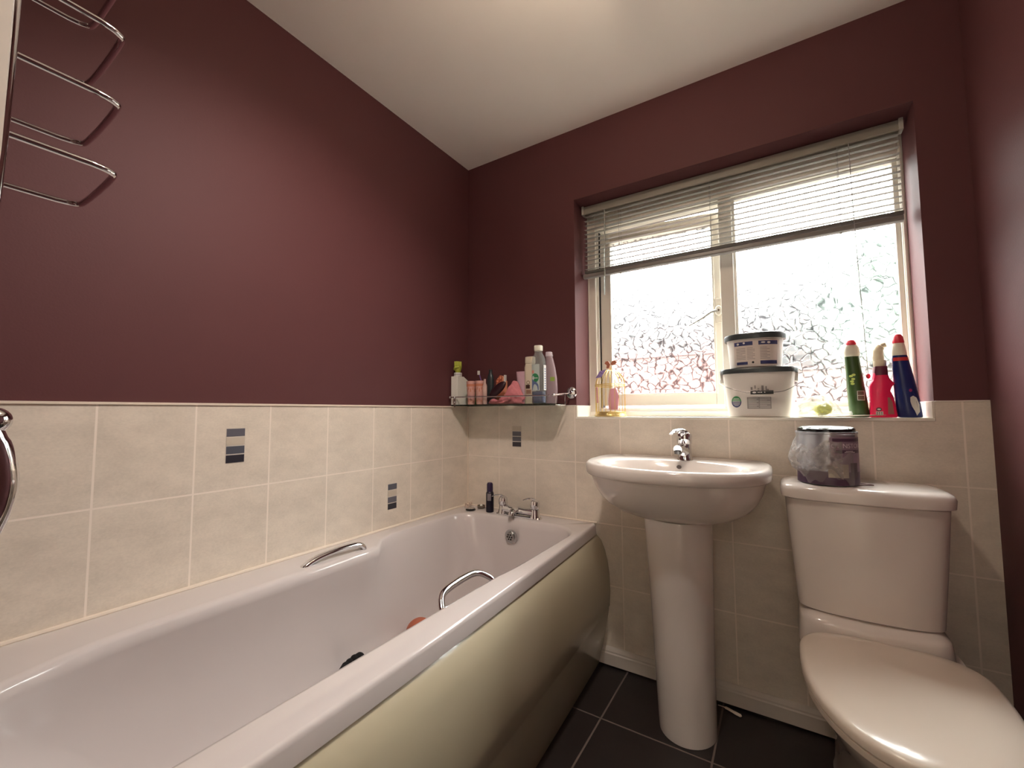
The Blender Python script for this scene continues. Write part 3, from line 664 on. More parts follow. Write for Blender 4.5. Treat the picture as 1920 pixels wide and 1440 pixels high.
# torn cling film: crumpled sheet over the left and front
def film(name, a0, a1, z0_, z1_, amp, seed, m, na=40, nz=24, R0_=None):
    rnd = random.Random(seed); ph = [rnd.random()*6 for _ in range(8)]; rows = []
    for k in range(nz+1):
        row = []
        for i in range(na+1):
            a = a0+(a1-a0)*i/na; t = i/na; v = k/nz
            edge = min(1, 6*min(t, 1-t, v, 1-v))
            zz0 = z0_+.012*sin(9*t+ph[0])+.007*sin(23*t+ph[1]); zz1 = z1_+.014*sin(5*t+ph[2])+.008*sin(17*t+ph[3])
            z = zz0+(zz1-zz0)*v
            q = abs(sin(7*a+30*z+ph[4]))*.5+abs(sin(13*a-60*z+ph[5]))*.3+abs(sin(90*z+5*a+ph[6]))*.35+rnd.random()*.12
            bul = max(0, sin(pi*v))*max(0, -sin(a+.25))
            r_ = cr+.0015+amp*q*edge+.016*bul*edge
            row.append((cx+r_*sin(a), cy-r_*cos(a), zc+z))
        rows.append(row)
    b = MB().strip(rows); return b.build(name, m, pc, angle=25)
FILM = mat('cloudy_film', (205, 200, 198), .25, trans=.0, var=.15, scale=80, bump=.5)
FILM2 = FILM.copy(); 
def make_film(m, fac):
    t = m.node_tree; out = [n for n in t.nodes if n.type == 'OUTPUT_MATERIAL'][0]; p_ = [n for n in t.nodes if n.type == 'BSDF_PRINCIPLED'][0]
    tr_ = t.nodes.new('ShaderNodeBsdfTransparent'); mx_ = t.nodes.new('ShaderNodeMixShader'); mx_.inputs[0].default_value = fac
    t.links.new(p_.outputs[0], mx_.inputs[1]); t.links.new(tr_.outputs[0], mx_.inputs[2]); t.links.new(mx_.outputs[0], out.inputs[0])
make_film(FILM, .62); make_film(FILM2, .72)
lab(film('plastic_wrap', -1.9, .42, .036, .122, .006, 4, FILM, 70, 40), 'cloudy torn plastic film round the can')
lab(film('plastic_wrap', -.9, .85, .018, .100, .005, 9, FILM2, 60, 36), 'thin clear torn film on the front of the can')
b = MB().tube(smooth_path([(cx+.072, cy-.0, zc+.002), (cx+.094, cy+.004, zc+.0022), (cx+.104, cy-.012, zc+.0022), (cx+.088, cy-.024, zc+.0022), (cx+.068, cy-.030, zc+.0022)], 6), .0016, 6)
b.build('wire_handle', mat('dull_wire', (96, 72, 70), .4, .5), pc)

# ------------------------------------------------------------------ things on the window sill
zs = ZS+.0006
# big white paint tub
bx, by = 1.309, .083
ta = thing('paint_tub', 'large white oval paint tub with dark lid and wire handle, lower of the stack', 'paint tub', (bx, by, zs))
def tring(z, hx_, hy_, n=2.8, cx_=bx, cy_=by, N=64): return se(cx_, cy_, z, hx_, hy_, n, N)
b = MB().loft([tring(zs, .098, .066), tring(zs+.003, .101, .069), tring(zs+.14, .115, .080), tring(zs+.168, .118, .082)])
b.build('tub_body', TUBW, ta)
b = MB().loft([tring(zs+.160, .118, .082), tring(zs+.160, .126, .0855), tring(zs+.172, .127, .0855), tring(zs+.178, .124, .083), tring(zs+.179, .116, .077), tring(zs+.175, .110, .072), tring(zs+.175, .04, .03)])
lab(b.build('lid', GREYLID, ta), 'dark grey oval lid')
def tfront(x, z, lift=.0008, cx_=bx, cy_=by, z0_=zs, zt_=.168, h0=(.101, .069), h1=(.118, .082), n=2.8):
    t = max(0, min(1, (z-z0_)/zt_)); hx_ = h0[0]+(h1[0]-h0[0])*t; hy_ = h0[1]+(h1[1]-h0[1])*t
    u = max(-.999, min(.999, (x-cx_)/hx_)); y = cy_-hy_*(1-abs(u)**n)**(1/n); return (x, y-lift, z)
def fpatch(mb, f, x0, x1, z0_, z1_, lift=.0008, nx=10, nz=3): mb.strip([[f(x0+(x1-x0)*i/nx, z0_+(z1_-z0_)*k/nz, lift) for i in range(nx+1)] for k in range(nz+1)])
def fdisc(mb, f, x, z, rx, rz, lift, n=24, za=-2, zb_=2):
    pts = [f(x+rx*cos(2*pi*i/n), z+rz*max(za, min(zb_, sin(2*pi*i/n))), lift) for i in range(n)]; mb.add([f(x, z+rz*(za+zb_)/2 if za > -2 or zb_ < 2 else z, lift)]+pts, [(0, 1+i, 1+(i+1) % n) for i in range(n)])
GRN = mat('green_sticker', (60, 130, 84), .4); NVY = mat('navy_print', (50, 56, 98), .4); GRYP = mat('grey_print', (140, 134, 132), .5); PALE = mat('pale_print', (216, 214, 208), .5)
b = MB(); fdisc(b, tfront, 1.240, zs+.056, .0165, .021, .0009); st = b.build('round_sticker', GRN, ta); lab(st, 'green and navy oval sticker')
b = MB(); fdisc(b, tfront, 1.240, zs+.056, .0165, .021, .0012, za=-1, zb_=.05); b.build('sticker_lower_half', NVY, st)
b = MB()
for k in range(6): 
    ww = (.009, .012, .013, .013, .011, .007)[k]; fpatch(b, tfront, 1.240-ww, 1.240+ww, zs+.0665-k*.005, zs+.0682-k*.005, .0016, 4, 1)
b.build('sticker_lines', PALE, st)
b = MB(); fpatch(b, tfront, 1.275, 1.350, zs+.030, zs+.072, .0009); pn = b.build('printed_panel', GRYP, ta); lab(pn, 'grey panel of small print')
b = MB()
for k in range(9):
    z = zs+.034+k*.0042; fpatch(b, tfront, 1.279, 1.311-(.006 if k % 3 == 1 else 0), z, z+.0014, .0013, 4, 1); fpatch(b, tfront, 1.315, 1.347-(.01 if k % 4 == 2 else 0), z, z+.0014, .0013, 4, 1)
b.build('print_lines', PALE, pn)
b = MB()
for x_, w_, z_, h_ in ((1.291, .006, .098, .010), (1.291, .004, .085, .006), (1.302, .004, .102, .012), (1.302, .006, .088, .008), (1.312, .005, .100, .003), (1.312, .006, .094, .003), (1.312, .006, .088, .003), (1.325, .007, .088, .025), (1.336, .004, .094, .016), (1.341, .006, .094, .006)):
    fpatch(b, tfront, x_-w_/2, x_+w_/2, zs+z_, zs+z_+h_, .0009, 2, 1)
b.build('printed_symbols', GRYP, ta)
b = MB().tube(smooth_path([(bx-.124, by-.004, zs+.146), (bx-.126, by-.03, zs+.128), (bx-.094, by-.082, zs+.108), (1.268, by-.093, zs+.090), (1.285, by-.094, zs+.0875), (1.358, by-.092, zs+.0875), (1.395, by-.08, zs+.094), (bx+.120, by-.04, zs+.118), (bx+.125, by-.004, zs+.146)], 7), .0013, 6)
wh = b.build('wire_handle', mat('handle_wire', (120, 118, 116), .3, .8), ta)
b = MB().loft([[(x, by-.094+.0065*cos(2*pi*i/12), zs+.0875+.0065*sin(2*pi*i/12)) for i in range(12)] for x in (1.288, 1.290, 1.356, 1.358)]); gr = b.build('handle_grip', BLACKP, wh)
b = MB().add(*[([(1.300+.006*cos(a*pi/6), by-.1008, zs+.0875+.003*sin(a*pi/6)) for a in range(12)]), [tuple(range(12))]])
for x in (1.312, 1.317, 1.322, 1.332): b.box((x-.0016, by-.1006, zs+.0862), (x+.0016, by-.1009, zs+.0892))
b.build('grip_mark', PALE, gr)
for sgn in (-1, 1):
    b = MB().box((bx+sgn*.114, by-.010, zs+.128), (bx+sgn*.1255, by+.006, zs+.160)); b.build('handle_lug', TUBW, ta, smooth=False, bevel=.002)
# small tub on top
qx, qy, qz = 1.303, .078, zs+.1800
tb2 = thing('filler_tub', 'smaller white tub with blue printed label and dark grey lid, top of the stack', 'paint tub', (qx, qy, qz))
b = MB().loft([tring(qz, .081, .066, 2.2, qx, qy), tring(qz+.003, .084, .069, 2.2, qx, qy), tring(qz+.118, .093, .078, 2.2, qx, qy)])
b.build('tub_body', TUBW, tb2)
b = MB().loft([tring(qz+.106, .0935, .0785, 2.2, qx, qy), tring(qz+.104, .100, .083, 2.2, qx, qy), tring(qz+.118, .102, .084, 2.2, qx, qy), tring(qz+.125, .100, .082, 2.2, qx, qy), tring(qz+.127, .092, .075, 2.2, qx, qy), tring(qz+.123, .088, .07, 2.2, qx, qy), tring(qz+.123, .03, .03, 2.2, qx, qy)])
lab(b.build('lid', GREYLID, tb2), 'dark grey lid with a raised rim')
def tf2(x, z, lift=.0008): return tfront(x, z, lift, qx, qy, qz, .118, (.084, .069), (.093, .078), 2.2)
b = MB(); fpatch(b, tf2, 1.238, 1.382, qz+.010, qz+.098, .0008, 24, 3); lb = b.build('label', mat('cream_label', (206, 194, 186), .45, var=.05), tb2); lab(lb, 'cream printed label')
for xa, xb, za, zb_ in ((1.240, 1.300, .080, .094), (1.318, 1.376, .080, .094), (1.246, 1.282, .011, .021), (1.322, 1.372, .011, .023)):
    b = MB(); fpatch(b, tf2, xa, xb, qz+za, qz+zb_, .0012, 12, 1); b.build('label_band', NVY, lb)
b = MB()
for k in range(8):
    z = qz+.030+k*.0056
    fpatch(b, tf2, 1.246, 1.276-(.01 if k == 3 else 0), z, z+.0018, .0012, 5, 1); fpatch(b, tf2, 1.281, 1.306-(.006 if k % 3 == 1 else 0), z, z+.0018, .0012, 5, 1); fpatch(b, tf2, 1.322, 1.352-(.008 if k % 2 else 0), z, z+.0018, .0012, 6, 1)
b.build('print_lines', GRYP, lb)
for x, z, rx, rz in ((1.252, .087, .004, .004), (1.272, .089, .0035, .0035), (1.333, .088, .007, .003), (1.350, .087, .005, .004)):
    b = MB(); fdisc(b, tf2, x, qz+z, rx, rz, .0016, 12); b.build('label_mark', PALE, lb)
b = MB(); fdisc(b, tf2, 1.299, qz+.018, .004, .004, .0014, 10); b.build('label_arrow', BLACKP, lb)

# plastic bag with a roll of yellow-green tape, on a sheet of card
b = MB(); rows = []
cdp = [(1.418, .012), (1.50, -.012), (1.52, .06), (1.445, .085)]
b.loft([[(1.425, .006, zs+.0+d), (1.470, -.014, zs+.0005+d), (1.55, -.014, zs+.002+d), (1.628, -.012, zs+.008+d), (1.655, .004, zs+.0075+d), (1.560, .064, zs+.005+d), (1.50, .075, zs+.002+d), (1.44, .06, zs+.0+d)] for d in (.0, .0012)])
tag(b.build('card_sheet', mat('grey_card', (206, 200, 180), .6), smooth=False), 'thin bent sheet of pale card under the plastic bag on the sill', 'card')
rl = thing('tape_roll', 'yellow-green tape roll inside the crumpled plastic bag on the sill', 'tape', (1.497, .028, zs+.005))
b = MB(); q = MB().lathe([(.010, -.018), (.0205, -.018), (.0215, -.015), (.0215, .015), (.0205, .018), (.010, .018)], (0, 0, 0), 36)
zc2 = zs+.0275
b.add([(1.497+v[0]*.95+v[2]*.25, .028-v[2]*.9, zc2+v[1]*.9) for v in q.v], q.f); b.build('tape', mat('lime_tape', (206, 206, 74), .5, var=.05), rl)
b = MB(); q = MB().lathe([(.0005, -.0182), (.0095, -.0182), (.0095, .0182), (.0005, .0182)], (0, 0, 0), 24)
b.add([(1.497+v[0]*.95+v[2]*.25, .028-v[2]*.9, zc2+v[1]*.9) for v in q.v], q.f); b.build('tape_core', mat('lime_tape_side', (196, 198, 84), .55), rl)
b = MB(); rnd = random.Random(11); NR, NC = 22, 36; rings = []
for k in range(NR+1):
    t = k/NR; x = 1.432+.138*t; hh = .034*(sin(pi*min(1, t*1.05+.12)))**.55 if t*1.05+.12 < 1 else .008
    hh = max(hh, .007); ring = []
    for i in range(NC):
        a = 2*pi*i/NC; n_ = 1+.10*sin(5*a+9*t)+.08*sin(11*a-17*t)+.07*rnd.random()
        ring.append((x+.004*sin(7*a), .030+.040*cos(a)*n_*(.75+.25*sin(pi*t)), zs+.004+hh+max(-hh, hh*sin(a)*n_)))
    rings.append(ring)
b.loft(rings)
BAGM = mat('clear_bag', (225, 228, 228), .15, var=.1, scale=90, bump=.4); make_film(BAGM, .62)
tag(b.build('plastic_bag', BAGM, angle=20), 'crumpled clear plastic bag lying on the sill beside the large tub', 'bag')

# cleaning bottles
def rad(prof):
    def f(z):
        for (r0, z0_), (r1, z1_) in zip(prof, prof[1:]):
            if z0_ <= z <= z1_ and z1_ > z0_: return r0+(r1-r0)*(z-z0_)/(z1_-z0_)
        return prof[-1][0]
    return f
# green bottle
gx, gy = 1.600, .085
gb = thing('toilet_cleaner_bottle', 'dark green cleaner bottle with white neck and pink-red cap on the sill', 'bottle', (gx, gy, zs))
pg = [(.026, 0), (.028, .004), (.0275, .05), (.025, .11), (.0225, .16), (.021, .205)]
b = MB().loft([se(gx-.06*z, gy, zs+z, r_*.95, r_*.8, 2.4, 36) for r_, z in pg]); b.build('bottle_body', mat('green_bottle', (52, 76, 36), .3, var=.25, scale=25), gb)
b = MB().loft([se(gx-.0125, gy, zs+z, r_*.95, r_*.8, 2.4, 36) for r_, z in ((.021, .205), (.023, .208), (.0235, .222), (.022, .234), (.016, .246))]); lab(b.build('collar', mat('ivory_plastic', (226, 222, 205), .4), gb), 'ivory shoulder of the bottle')
b = MB().lathe([(.0155, .244), (.0150, .252), (.010, .261), (.0005, .264)], (gx-.0125, gy, zs), 24); lab(b.build('cap', mat('red_cap', (205, 48, 66), .35), gb), 'red cap')
def gfront(x, z, lift=.0008):
    zz = z-zs; r_ = rad(pg)(zz); c_ = gx-.06*zz; u = max(-.999, min(.999, (x-c_)/(r_*.95))); return (x, gy-r_*.8*(1-abs(u)**2.4)**(1/2.4)-lift, z)
b = MB(); fpatch(b, gfront, 1.594, 1.614, zs+.056, zs+.088, .0009, 6, 2); l_ = b.build('label', PALE, gb)
b = MB(); fpatch(b, gfront, 1.5955, 1.6125, zs+.058, zs+.0715, .0013, 6, 2); fpatch(b, gfront, 1.5955, 1.6125, zs+.0735, zs+.0865, .0013, 6, 2); b.build('label_panel', mat('brown_label', (104, 84, 70), .5), l_)
b = MB()
for k, (x, z) in enumerate(((1.583, .12), (1.586, .128), (1.581, .138), (1.588, .142), (1.584, .112))): fdisc(b, gfront, x, zs+z, .0055, .004, .0009, 8)
b.build('leaf_print', mat('lime_print', (190, 205, 110), .5), gb)
# pink trigger bottle (flat moulded body, shoulder notch to the right)
px_, py_ = 1.655, .070
pk = thing('spray_bottle', 'bright pink cleaner bottle with cream angled nozzle, middle of three on the sill', 'bottle', (px_, py_, zs))
outl = [(-.030, 0), (.034, 0), (.036, .004), (.030, .06), (.026, .075), (.022, .085), (.026, .098), (.034, .108), (.030, .114), (.022, .124), (.018, .140), (.0165, .165), (-.0125, .165), (-.016, .140), (-.019, .120), (-.026, .108), (-.028, .098), (-.028, .05), (-.031, .004)]
def extrude(mb, outl, ox, oy, oz, hy_, bev=.006):
    N_ = len(outl); mx_ = sum(p[0] for p in outl)/N_; mz_ = sum(p[1] for p in outl)/N_
    rs = []
    for d, k in ((-hy_, 1), (-hy_+bev*.3, .3), (-hy_+bev, 0), (hy_-bev, 0), (hy_-bev*.3, .3), (hy_, 1)):
        rs.append([(ox+p[0]-math.copysign(min(abs(p[0]-mx_)*.3, bev*k), p[0]-mx_), oy+d, oz+p[1]-math.copysign(min(abs(p[1]-mz_)*.1, bev*k*.5), p[1]-mz_)*(1 if .004 < p[1] < .16 else 0)) for p in outl])
    mb.loft(rs); return mb
b = extrude(MB(), outl, px_, py_, zs, .022); b.build('bottle_body', mat('hot_pink_plastic', (226, 34, 84), .25, var=.04), pk, angle=40)
b = extrude(MB(), [(-.0132, .136), (.0186, .136), (.0172, .1655), (-.0132, .1655), (-.0155, .146)], px_, py_, zs, .0224, .003); lab(b.build('shoulder_band', mat('dark_maroon_plastic', (88, 26, 50), .3), pk), 'dark maroon band below the nozzle')
b = MB().lathe([(.0165, .166), (.017, .168), (.017, .184), (.0155, .187), (.0005, .187)], (px_+.002, py_, zs), 28)
IV = mat('cream_plastic', (230, 218, 190), .35)
nk = b.build('collar', IV, pk)
b = MB().tube(smooth_path([(px_, py_, zs+.185), (px_-.001, py_, zs+.205), (px_+.001, py_, zs+.222), (px_+.009, py_-.001, zs+.234), (px_+.020, py_-.002, zs+.238)], 5), [.0150]*5+[.0140]*5+[.013]*5+[.009]*6, 16)
lab(b.build('nozzle', IV, pk), 'cream angled nozzle')
def pfront(x, z, lift=0): return (x, py_-.0224-lift, z)
b = MB(); fdisc(b, pfront, 1.645, zs+.026, .007, .006, .0002, 20); lo = b.build('oval_logo', mat('dark_logo', (60, 24, 40), .4), pk)
b = MB(); fdisc(b, pfront, 1.645, zs+.026, .0045, .0028, .0006, 14); b.build('logo_mark', PALE, lo)
b = MB(); b.box((1.637, py_-.0228, zs+.008), (1.655, py_-.0223, zs+.019)); lo = b.build('white_panel', PALE, pk, smooth=False)
b = MB()
for k in range(3): b.box((1.6385+k*.0055, py_-.0231, zs+.010), (1.642+k*.0055, py_-.0227, zs+.0125)); b.box((1.6385+k*.0055, py_-.0231, zs+.0145), (1.642+k*.0055, py_-.0227, zs+.017))
b.build('panel_print', MATS['dark_logo'], lo, smooth=False)
b = MB().strip([[(1.667, py_-.0226, zs+.010), (1.682, py_-.0226, zs+.010)], [(1.668, py_-.0226, zs+.05), (1.679, py_-.0226, zs+.05)], [(1.668, py_-.0226, zs+.064), (1.673, py_-.0226, zs+.064)]]); b.build('side_label', mat('brownish_label', (150, 90, 84), .5), pk)
# blue bottle
bbx, bby = 1.722, .062
bb = thing('bleach_bottle', 'dark blue cleaner bottle with red cap, rightmost on the sill', 'bottle', (bbx, bby, zs))
pb = [(.028, 0), (.030, .004), (.0295, .05), (.027, .10), (.023, .15), (.0195, .19), (.0175, .20)]
b = MB().loft([se(bbx-.085*z, bby, zs+z, r_, r_*.8, 2.4, 36) for r_, z in pb]); b.build('bottle_body', mat('navy_bottle', (26, 38, 96), .25, var=.25, scale=25), bb)
def bfront(x, z, lift=.0008):
    zz = z-zs; r_ = rad(pb)(zz); c_ = bbx-.085*zz; u = max(-.999, min(.999, (x-c_)/r_)); return (x, bby-r_*.8*(1-abs(u)**2.4)**(1/2.4)-lift, z)
c0_ = bbx-.085*.2
b = MB().loft([se(c0_-.02*(z-.2), bby, zs+z, r_, r_*.85, 2.3, 36) for r_, z in ((.0182, .198), (.0185, .204), (.0165, .222), (.0135, .240))]); lab(b.build('collar', MATS['ivory_plastic'], bb), 'ivory neck of the bottle')
b = MB().lathe([(.0150, .238), (.0150, .243), (.0125, .258), (.008, .266), (.0005, .268)], (c0_-.001, bby, zs), 24); lab(b.build('cap', MATS['red_cap'], bb), 'red cap')
b = MB(); fpatch(b, bfront, 1.6875, 1.7235, zs+.180, zs+.191, .0010, 14, 1); b.build('red_band', mat('red_band', (200, 50, 50), .4), bb)
b = MB(); vs = []
pl_ = [(1.734, .006), (1.742, .018), (1.7425, .040), (1.736, .062), (1.728, .068), (1.721, .063), (1.7205, .050), (1.724, .034), (1.730, .020)]
b.add([bfront(x-.001, zs+z, .0012) for x, z in pl_], [tuple(range(len(pl_)))]); b.build('drop_print', PALE, bb)
b = MB(); fdisc(b, bfront, 1.722, zs+.085, .004, .005, .0012, 10); b.build('pink_dot', mat('magenta_dot', (140, 40, 100), .5), bb)

# bird cage
gxc, gyc = .738, .082; GOLD = mat('gold_wire', (212, 184, 110), .3, .7)
bc = thing('birdcage_ornament', 'small gold wire birdcage ornament with a butterfly on top on the sill', 'birdcage', (gxc, gyc, zs))
b = MB().loft([se(gxc, gyc, zs+z, r_, r_, 2, 32) for z, r_ in ((0, .070), (.004, .071), (.010, .068), (.018, .066), (.019, .066))]); b.build('cage_base', mat('gold_sheet', (205, 178, 120), .35, .6), bc)
b = MB(); NBr = 20
for k in range(NBr):
    a = 2*pi*k/NBr; p = [(gxc+.064*cos(a), gyc+.064*sin(a), zs+.018), (gxc+.064*cos(a), gyc+.064*sin(a), zs+.14)]
    for j in range(1, 8):
        e = j/7*pi/2; p.append((gxc+.064*cos(e)*cos(a)+.001, gyc+.064*cos(e)*sin(a), zs+.14+.068*sin(e)))
    b.tube(p, .0011, 5)
b.build('wire_bars', GOLD, bc)
b = MB()
for z, r_ in ((.020, .065), (.134, .066), (.141, .066)):
    b = MB().tube([(gxc+r_*cos(2*pi*k/32), gyc+r_*sin(2*pi*k/32), zs+z) for k in range(32)], .0018, 6, closed=True); b.build('wire_ring', GOLD, bc)
b = MB(); b.tube([(gxc+.006*cos(2*pi*k/16), gyc, zs+.216+.006*sin(2*pi*k/16)) for k in range(16)], .0012, 5, closed=True)
b.build('hanging_loop', GOLD, bc)
b = MB()
b.tube([(gxc+.012, gyc-.078, zs+.014), (gxc+.060, gyc-.070, zs+.014), (gxc+.066, gyc-.083, zs+.004), (gxc+.016, gyc-.090, zs+.004)], .0017, 5, closed=True)
for k in range(1, 5): f_ = k/5; b.tube([(gxc+.012+.048*f_, gyc-.078+.008*f_, zs+.014), (gxc+.016+.05*f_, gyc-.090+.007*f_, zs+.004)], .0009, 4)
b.build('cage_door', GOLD, bc)
b = MB()
def wing(mb, c, pts, th=.0012):
    mb.loft([[(c[0]+x, c[1]+d, c[2]+z) for x, z in pts] for d in (-th, th)])
W = (gxc+.006, gyc-.01, zs+.232)
wing(b, W, [(0, 0), (.010, .014), (.022, .016), (.030, .006), (.022, -.004), (.010, -.006)])
wing(b, W, [(0, 0), (-.008, .014), (-.020, .014), (-.026, .004), (-.016, -.004), (-.018, -.018), (-.006, -.018)])
lab(b.build('butterfly', mat('terracotta_card', (176, 108, 84), .6), bc, smooth=False), 'terracotta butterfly on the cage top')
b = MB(); b.loft([[(gxc-.052, gyc-.040+d, zs+.170), (gxc-.030, gyc-.045+d, zs+.200), (gxc-.002, gyc-.04+d, zs+.208), (gxc-.014, gyc-.045+d, zs+.188), (gxc-.024, gyc-.05+d, zs+.172)] for d in (0, .002)])
lab(b.build('ribbon', mat('lilac_ribbon', (150, 130, 190), .5), bc, smooth=False), 'lilac ribbon draped over the dome')
b = MB(); b.loft([[(gxc+x, gyc-.01+d, zs+z) for x, z in ((-.004, .03), (.036, .03), (.042, .09), (.028, .128), (0, .12), (-.006, .07))] for d in (0, .003)])
b.loft([[(gxc-.054, gyc-.028+d, zs+.06), (gxc-.044, gyc-.03+d, zs+.06), (gxc-.048, gyc-.03+d, zs+.132), (gxc-.055, gyc-.028+d, zs+.13)] for d in (0, .003)])
lab(b.build('pink_card', mat('pink_tissue', (222, 160, 180), .6), bc, smooth=False), 'pink card inside the cage')

# ------------------------------------------------------------------ wall shelf in the corner
GZ = 1.106
sh = thing('wall_shelf', 'chrome and glass bathroom shelf across the corner above the bath taps', 'shelf', (.28, -.08, 1.1))
SG = bpy.data.materials.new('shelf_glass'); SG.use_nodes = True
t = SG.node_tree; t.nodes.clear(); o_ = t.nodes.new('ShaderNodeOutputMaterial'); g_ = t.nodes.new('ShaderNodeBsdfGlass'); g_.inputs[0].default_value = (.75, .88, .82, 1); g_.inputs['Roughness'].default_value = .02
tr_ = t.nodes.new('ShaderNodeBsdfTransparent'); tr_.inputs[0].default_value = (.6, .72, .68, 1); mx_ = t.nodes.new('ShaderNodeMixShader'); mx_.inputs[0].default_value = .5
t.links.new(g_.outputs[0], mx_.inputs[1]); t.links.new(tr_.outputs[0], mx_.inputs[2]); t.links.new(mx_.outputs[0], o_.inputs[0])
b = MB().box((.012, -.147, GZ-.006), (.560, -.012, GZ)); b.build('glass_plate', SG, sh, smooth=False, bevel=.001)
b = MB().tube([(.006, -.152, 1.143), (.553, -.152, 1.140)], .0028, 10); b.ball((.006, -.152, 1.143), .006, n=10); b.build('front_rail', CHROME, sh)
b = MB().tube([(.02, -.012, 1.146), (.553, -.012, 1.146)], .0026, 10); b.build('back_rail', CHROME, sh)
for x in (.03, .475):
    b = MB().tube([(x, -.152, 1.142), (x, -.152, GZ-.006)], .0013, 6); b.build('rail_post', CHROME, sh)
for x in (.585, .035):
    b = MB(); q = MB().lathe([(.026, 0), (.026, .003), (.022, .007), (.012, .010), (.010, .018), (.0005, .02)], (0, 0, 0), 32)
    b.add([(x+v[0], .006-v[2], 1.155+v[1]) for v in q.v], q.f) if x > .5 else b.add([(x+v[0]*.6, .006-v[2], 1.140+v[1]*.6) for v in q.v], q.f)
    arm = b.build('wall_rosette', CHROME, sh)
    zz = 1.154 if x > .5 else 1.139
    b = MB().tube([(x, -.008, zz), (x-.012 if x > .5 else x, -.152, 1.141)], .0045, 10); b.ball((x-.012 if x > .5 else x, -.152, 1.141), .0065, n=8); b.build('support_arm', CHROME, sh)
b = MB().tube([(.574, -.130, 1.140), (.572, -.128, 1.100), (.578, -.050, 1.100), (.581, -.052, 1.147)], .0022, 8); b.build('wire_loop', CHROME, sh)
b = MB().tube([(.036, -.148, 1.139), (.036, -.150, 1.094)], .003, 8); b.ball((.036, -.148, 1.12), .006, n=8); b.build('shelf_clip', CHROME, sh)
g0 = GZ+.0006
# slanted white box
b = MB(); b.loft([[(x, -.139, g0), (x, -.139, 1.247), (x, -.088, 1.247), (x, -.030, 1.215), (x, -.030, g0)] for x in (.003, .042)])
tag(b.build('white_caddy', mat('white_caddy', (225, 222, 212), .4), smooth=False, bevel=.001), 'white slant-topped box at the left end of the corner shelf', 'box')
# fist ornament
fz = 1.2476; fcx, fcy = .0235, -.112
fi = thing('fist_ornament', 'lime green clenched fist ornament on a white base on the slant-topped box', 'ornament', (fcx, fcy, fz))
b = MB().lathe([(.019, 0), (.020, .001), (.020, .016), (.019, .0185), (.0005, .0185)], (fcx, fcy, fz), 28); bsx = b.build('base', PALE, fi); lab(bsx, 'white round base')
b = MB(); patch(b, fcx, fcy, .020, -1.2, 1.6, fz+.006, fz+.008, 12); patch(b, fcx, fcy, .020, -1.2, 1.6, fz+.011, fz+.0125, 12); b.build('base_lines', mat('grey_lines', (110, 100, 110), .5), bsx)
LM = mat('lime_green', (168, 174, 66), .5, var=.12, scale=60)
b = MB().loft([se(fcx, fcy, fz+z, hx_, hy_, 2.6, 28) for z, hx_, hy_ in ((.0185, .011, .010), (.026, .013, .012), (.036, .017, .015), (.048, .0195, .016), (.060, .0185, .0155), (.067, .015, .012), (.070, .008, .008))])
vd = Vector((.63, -.78, 0))   # front of the fist
side = Vector((.78, .63, 0))
for k in range(4):
    off = side*(-.0135+.009*k); P_ = [Vector((fcx, fcy, fz))+off+vd*d+Vector((0, 0, z)) for d, z in ((.002, .072-.001*abs(k-1)), (.013, .071-.001*abs(k-1)), (.018, .062), (.018, .052), (.012, .046), (.008, .050))]
    b.tube(smooth_path(P_, 4), [.0052]*8+[.0050]*13, 10)
P_ = [Vector((fcx, fcy, fz))+side*s_+vd*d+Vector((0, 0, z)) for s_, d, z in ((-.018, .004, .034), (-.016, .014, .041), (-.006, .019, .045), (.006, .0195, .046))]
b.tube(smooth_path(P_, 4), .0052, 10)
b.build('fist', LM, fi, angle=80)
# soap, toothbrush, small bottle
b = MB().loft([se(.096, -.050, g0+z, hx_, hy_, 2.3, 24) for z, hx_, hy_ in ((0, .015, .012), (.002, .017, .014), (.090, .020, .016), (.104, .018, .014), (.112, .010, .009))])
gp = tag(b.build('green_pot', mat('green_pot', (86, 104, 50), .5, var=.35, scale=40)), 'dull green and red rounded pot behind the pink tubs on the shelf', 'pot')
tbr = thing('toothbrush', 'purple toothbrush with white bristle head leaning on the corner shelf', 'toothbrush', (.140, -.030, g0))
b = MB().tube(smooth_path([(.150, -.040, g0+.003), (.137, -.050, g0+.075), (.123, -.060, g0+.135), (.118, -.062, g0+.158)], 5), .0026, 8); b.build('brush_stem', mat('purple_plastic', (120, 90, 150), .35), tbr)
b = MB(); b.box((.1125, -.070, g0+.148), (.1225, -.060, g0+.168)); lab(b.build('bristles', PALE, tbr, smooth=False, bevel=.001), 'white bristles')
b = MB().loft([se(.172, -.040, g0+z, r_, r_*.8, 2.2, 24) for z, r_ in ((0, .014), (.003, .016), (.12, .018), (.14, .015), (.152, .010), (.154, .009), (.172, .009), (.173, .004))])
tag(b.build('dark_bottle', mat('dark_teal_bottle', (50, 56, 58), .3, var=.3)), 'small dark bottle at the back of the shelf behind the pink tubs', 'bottle')
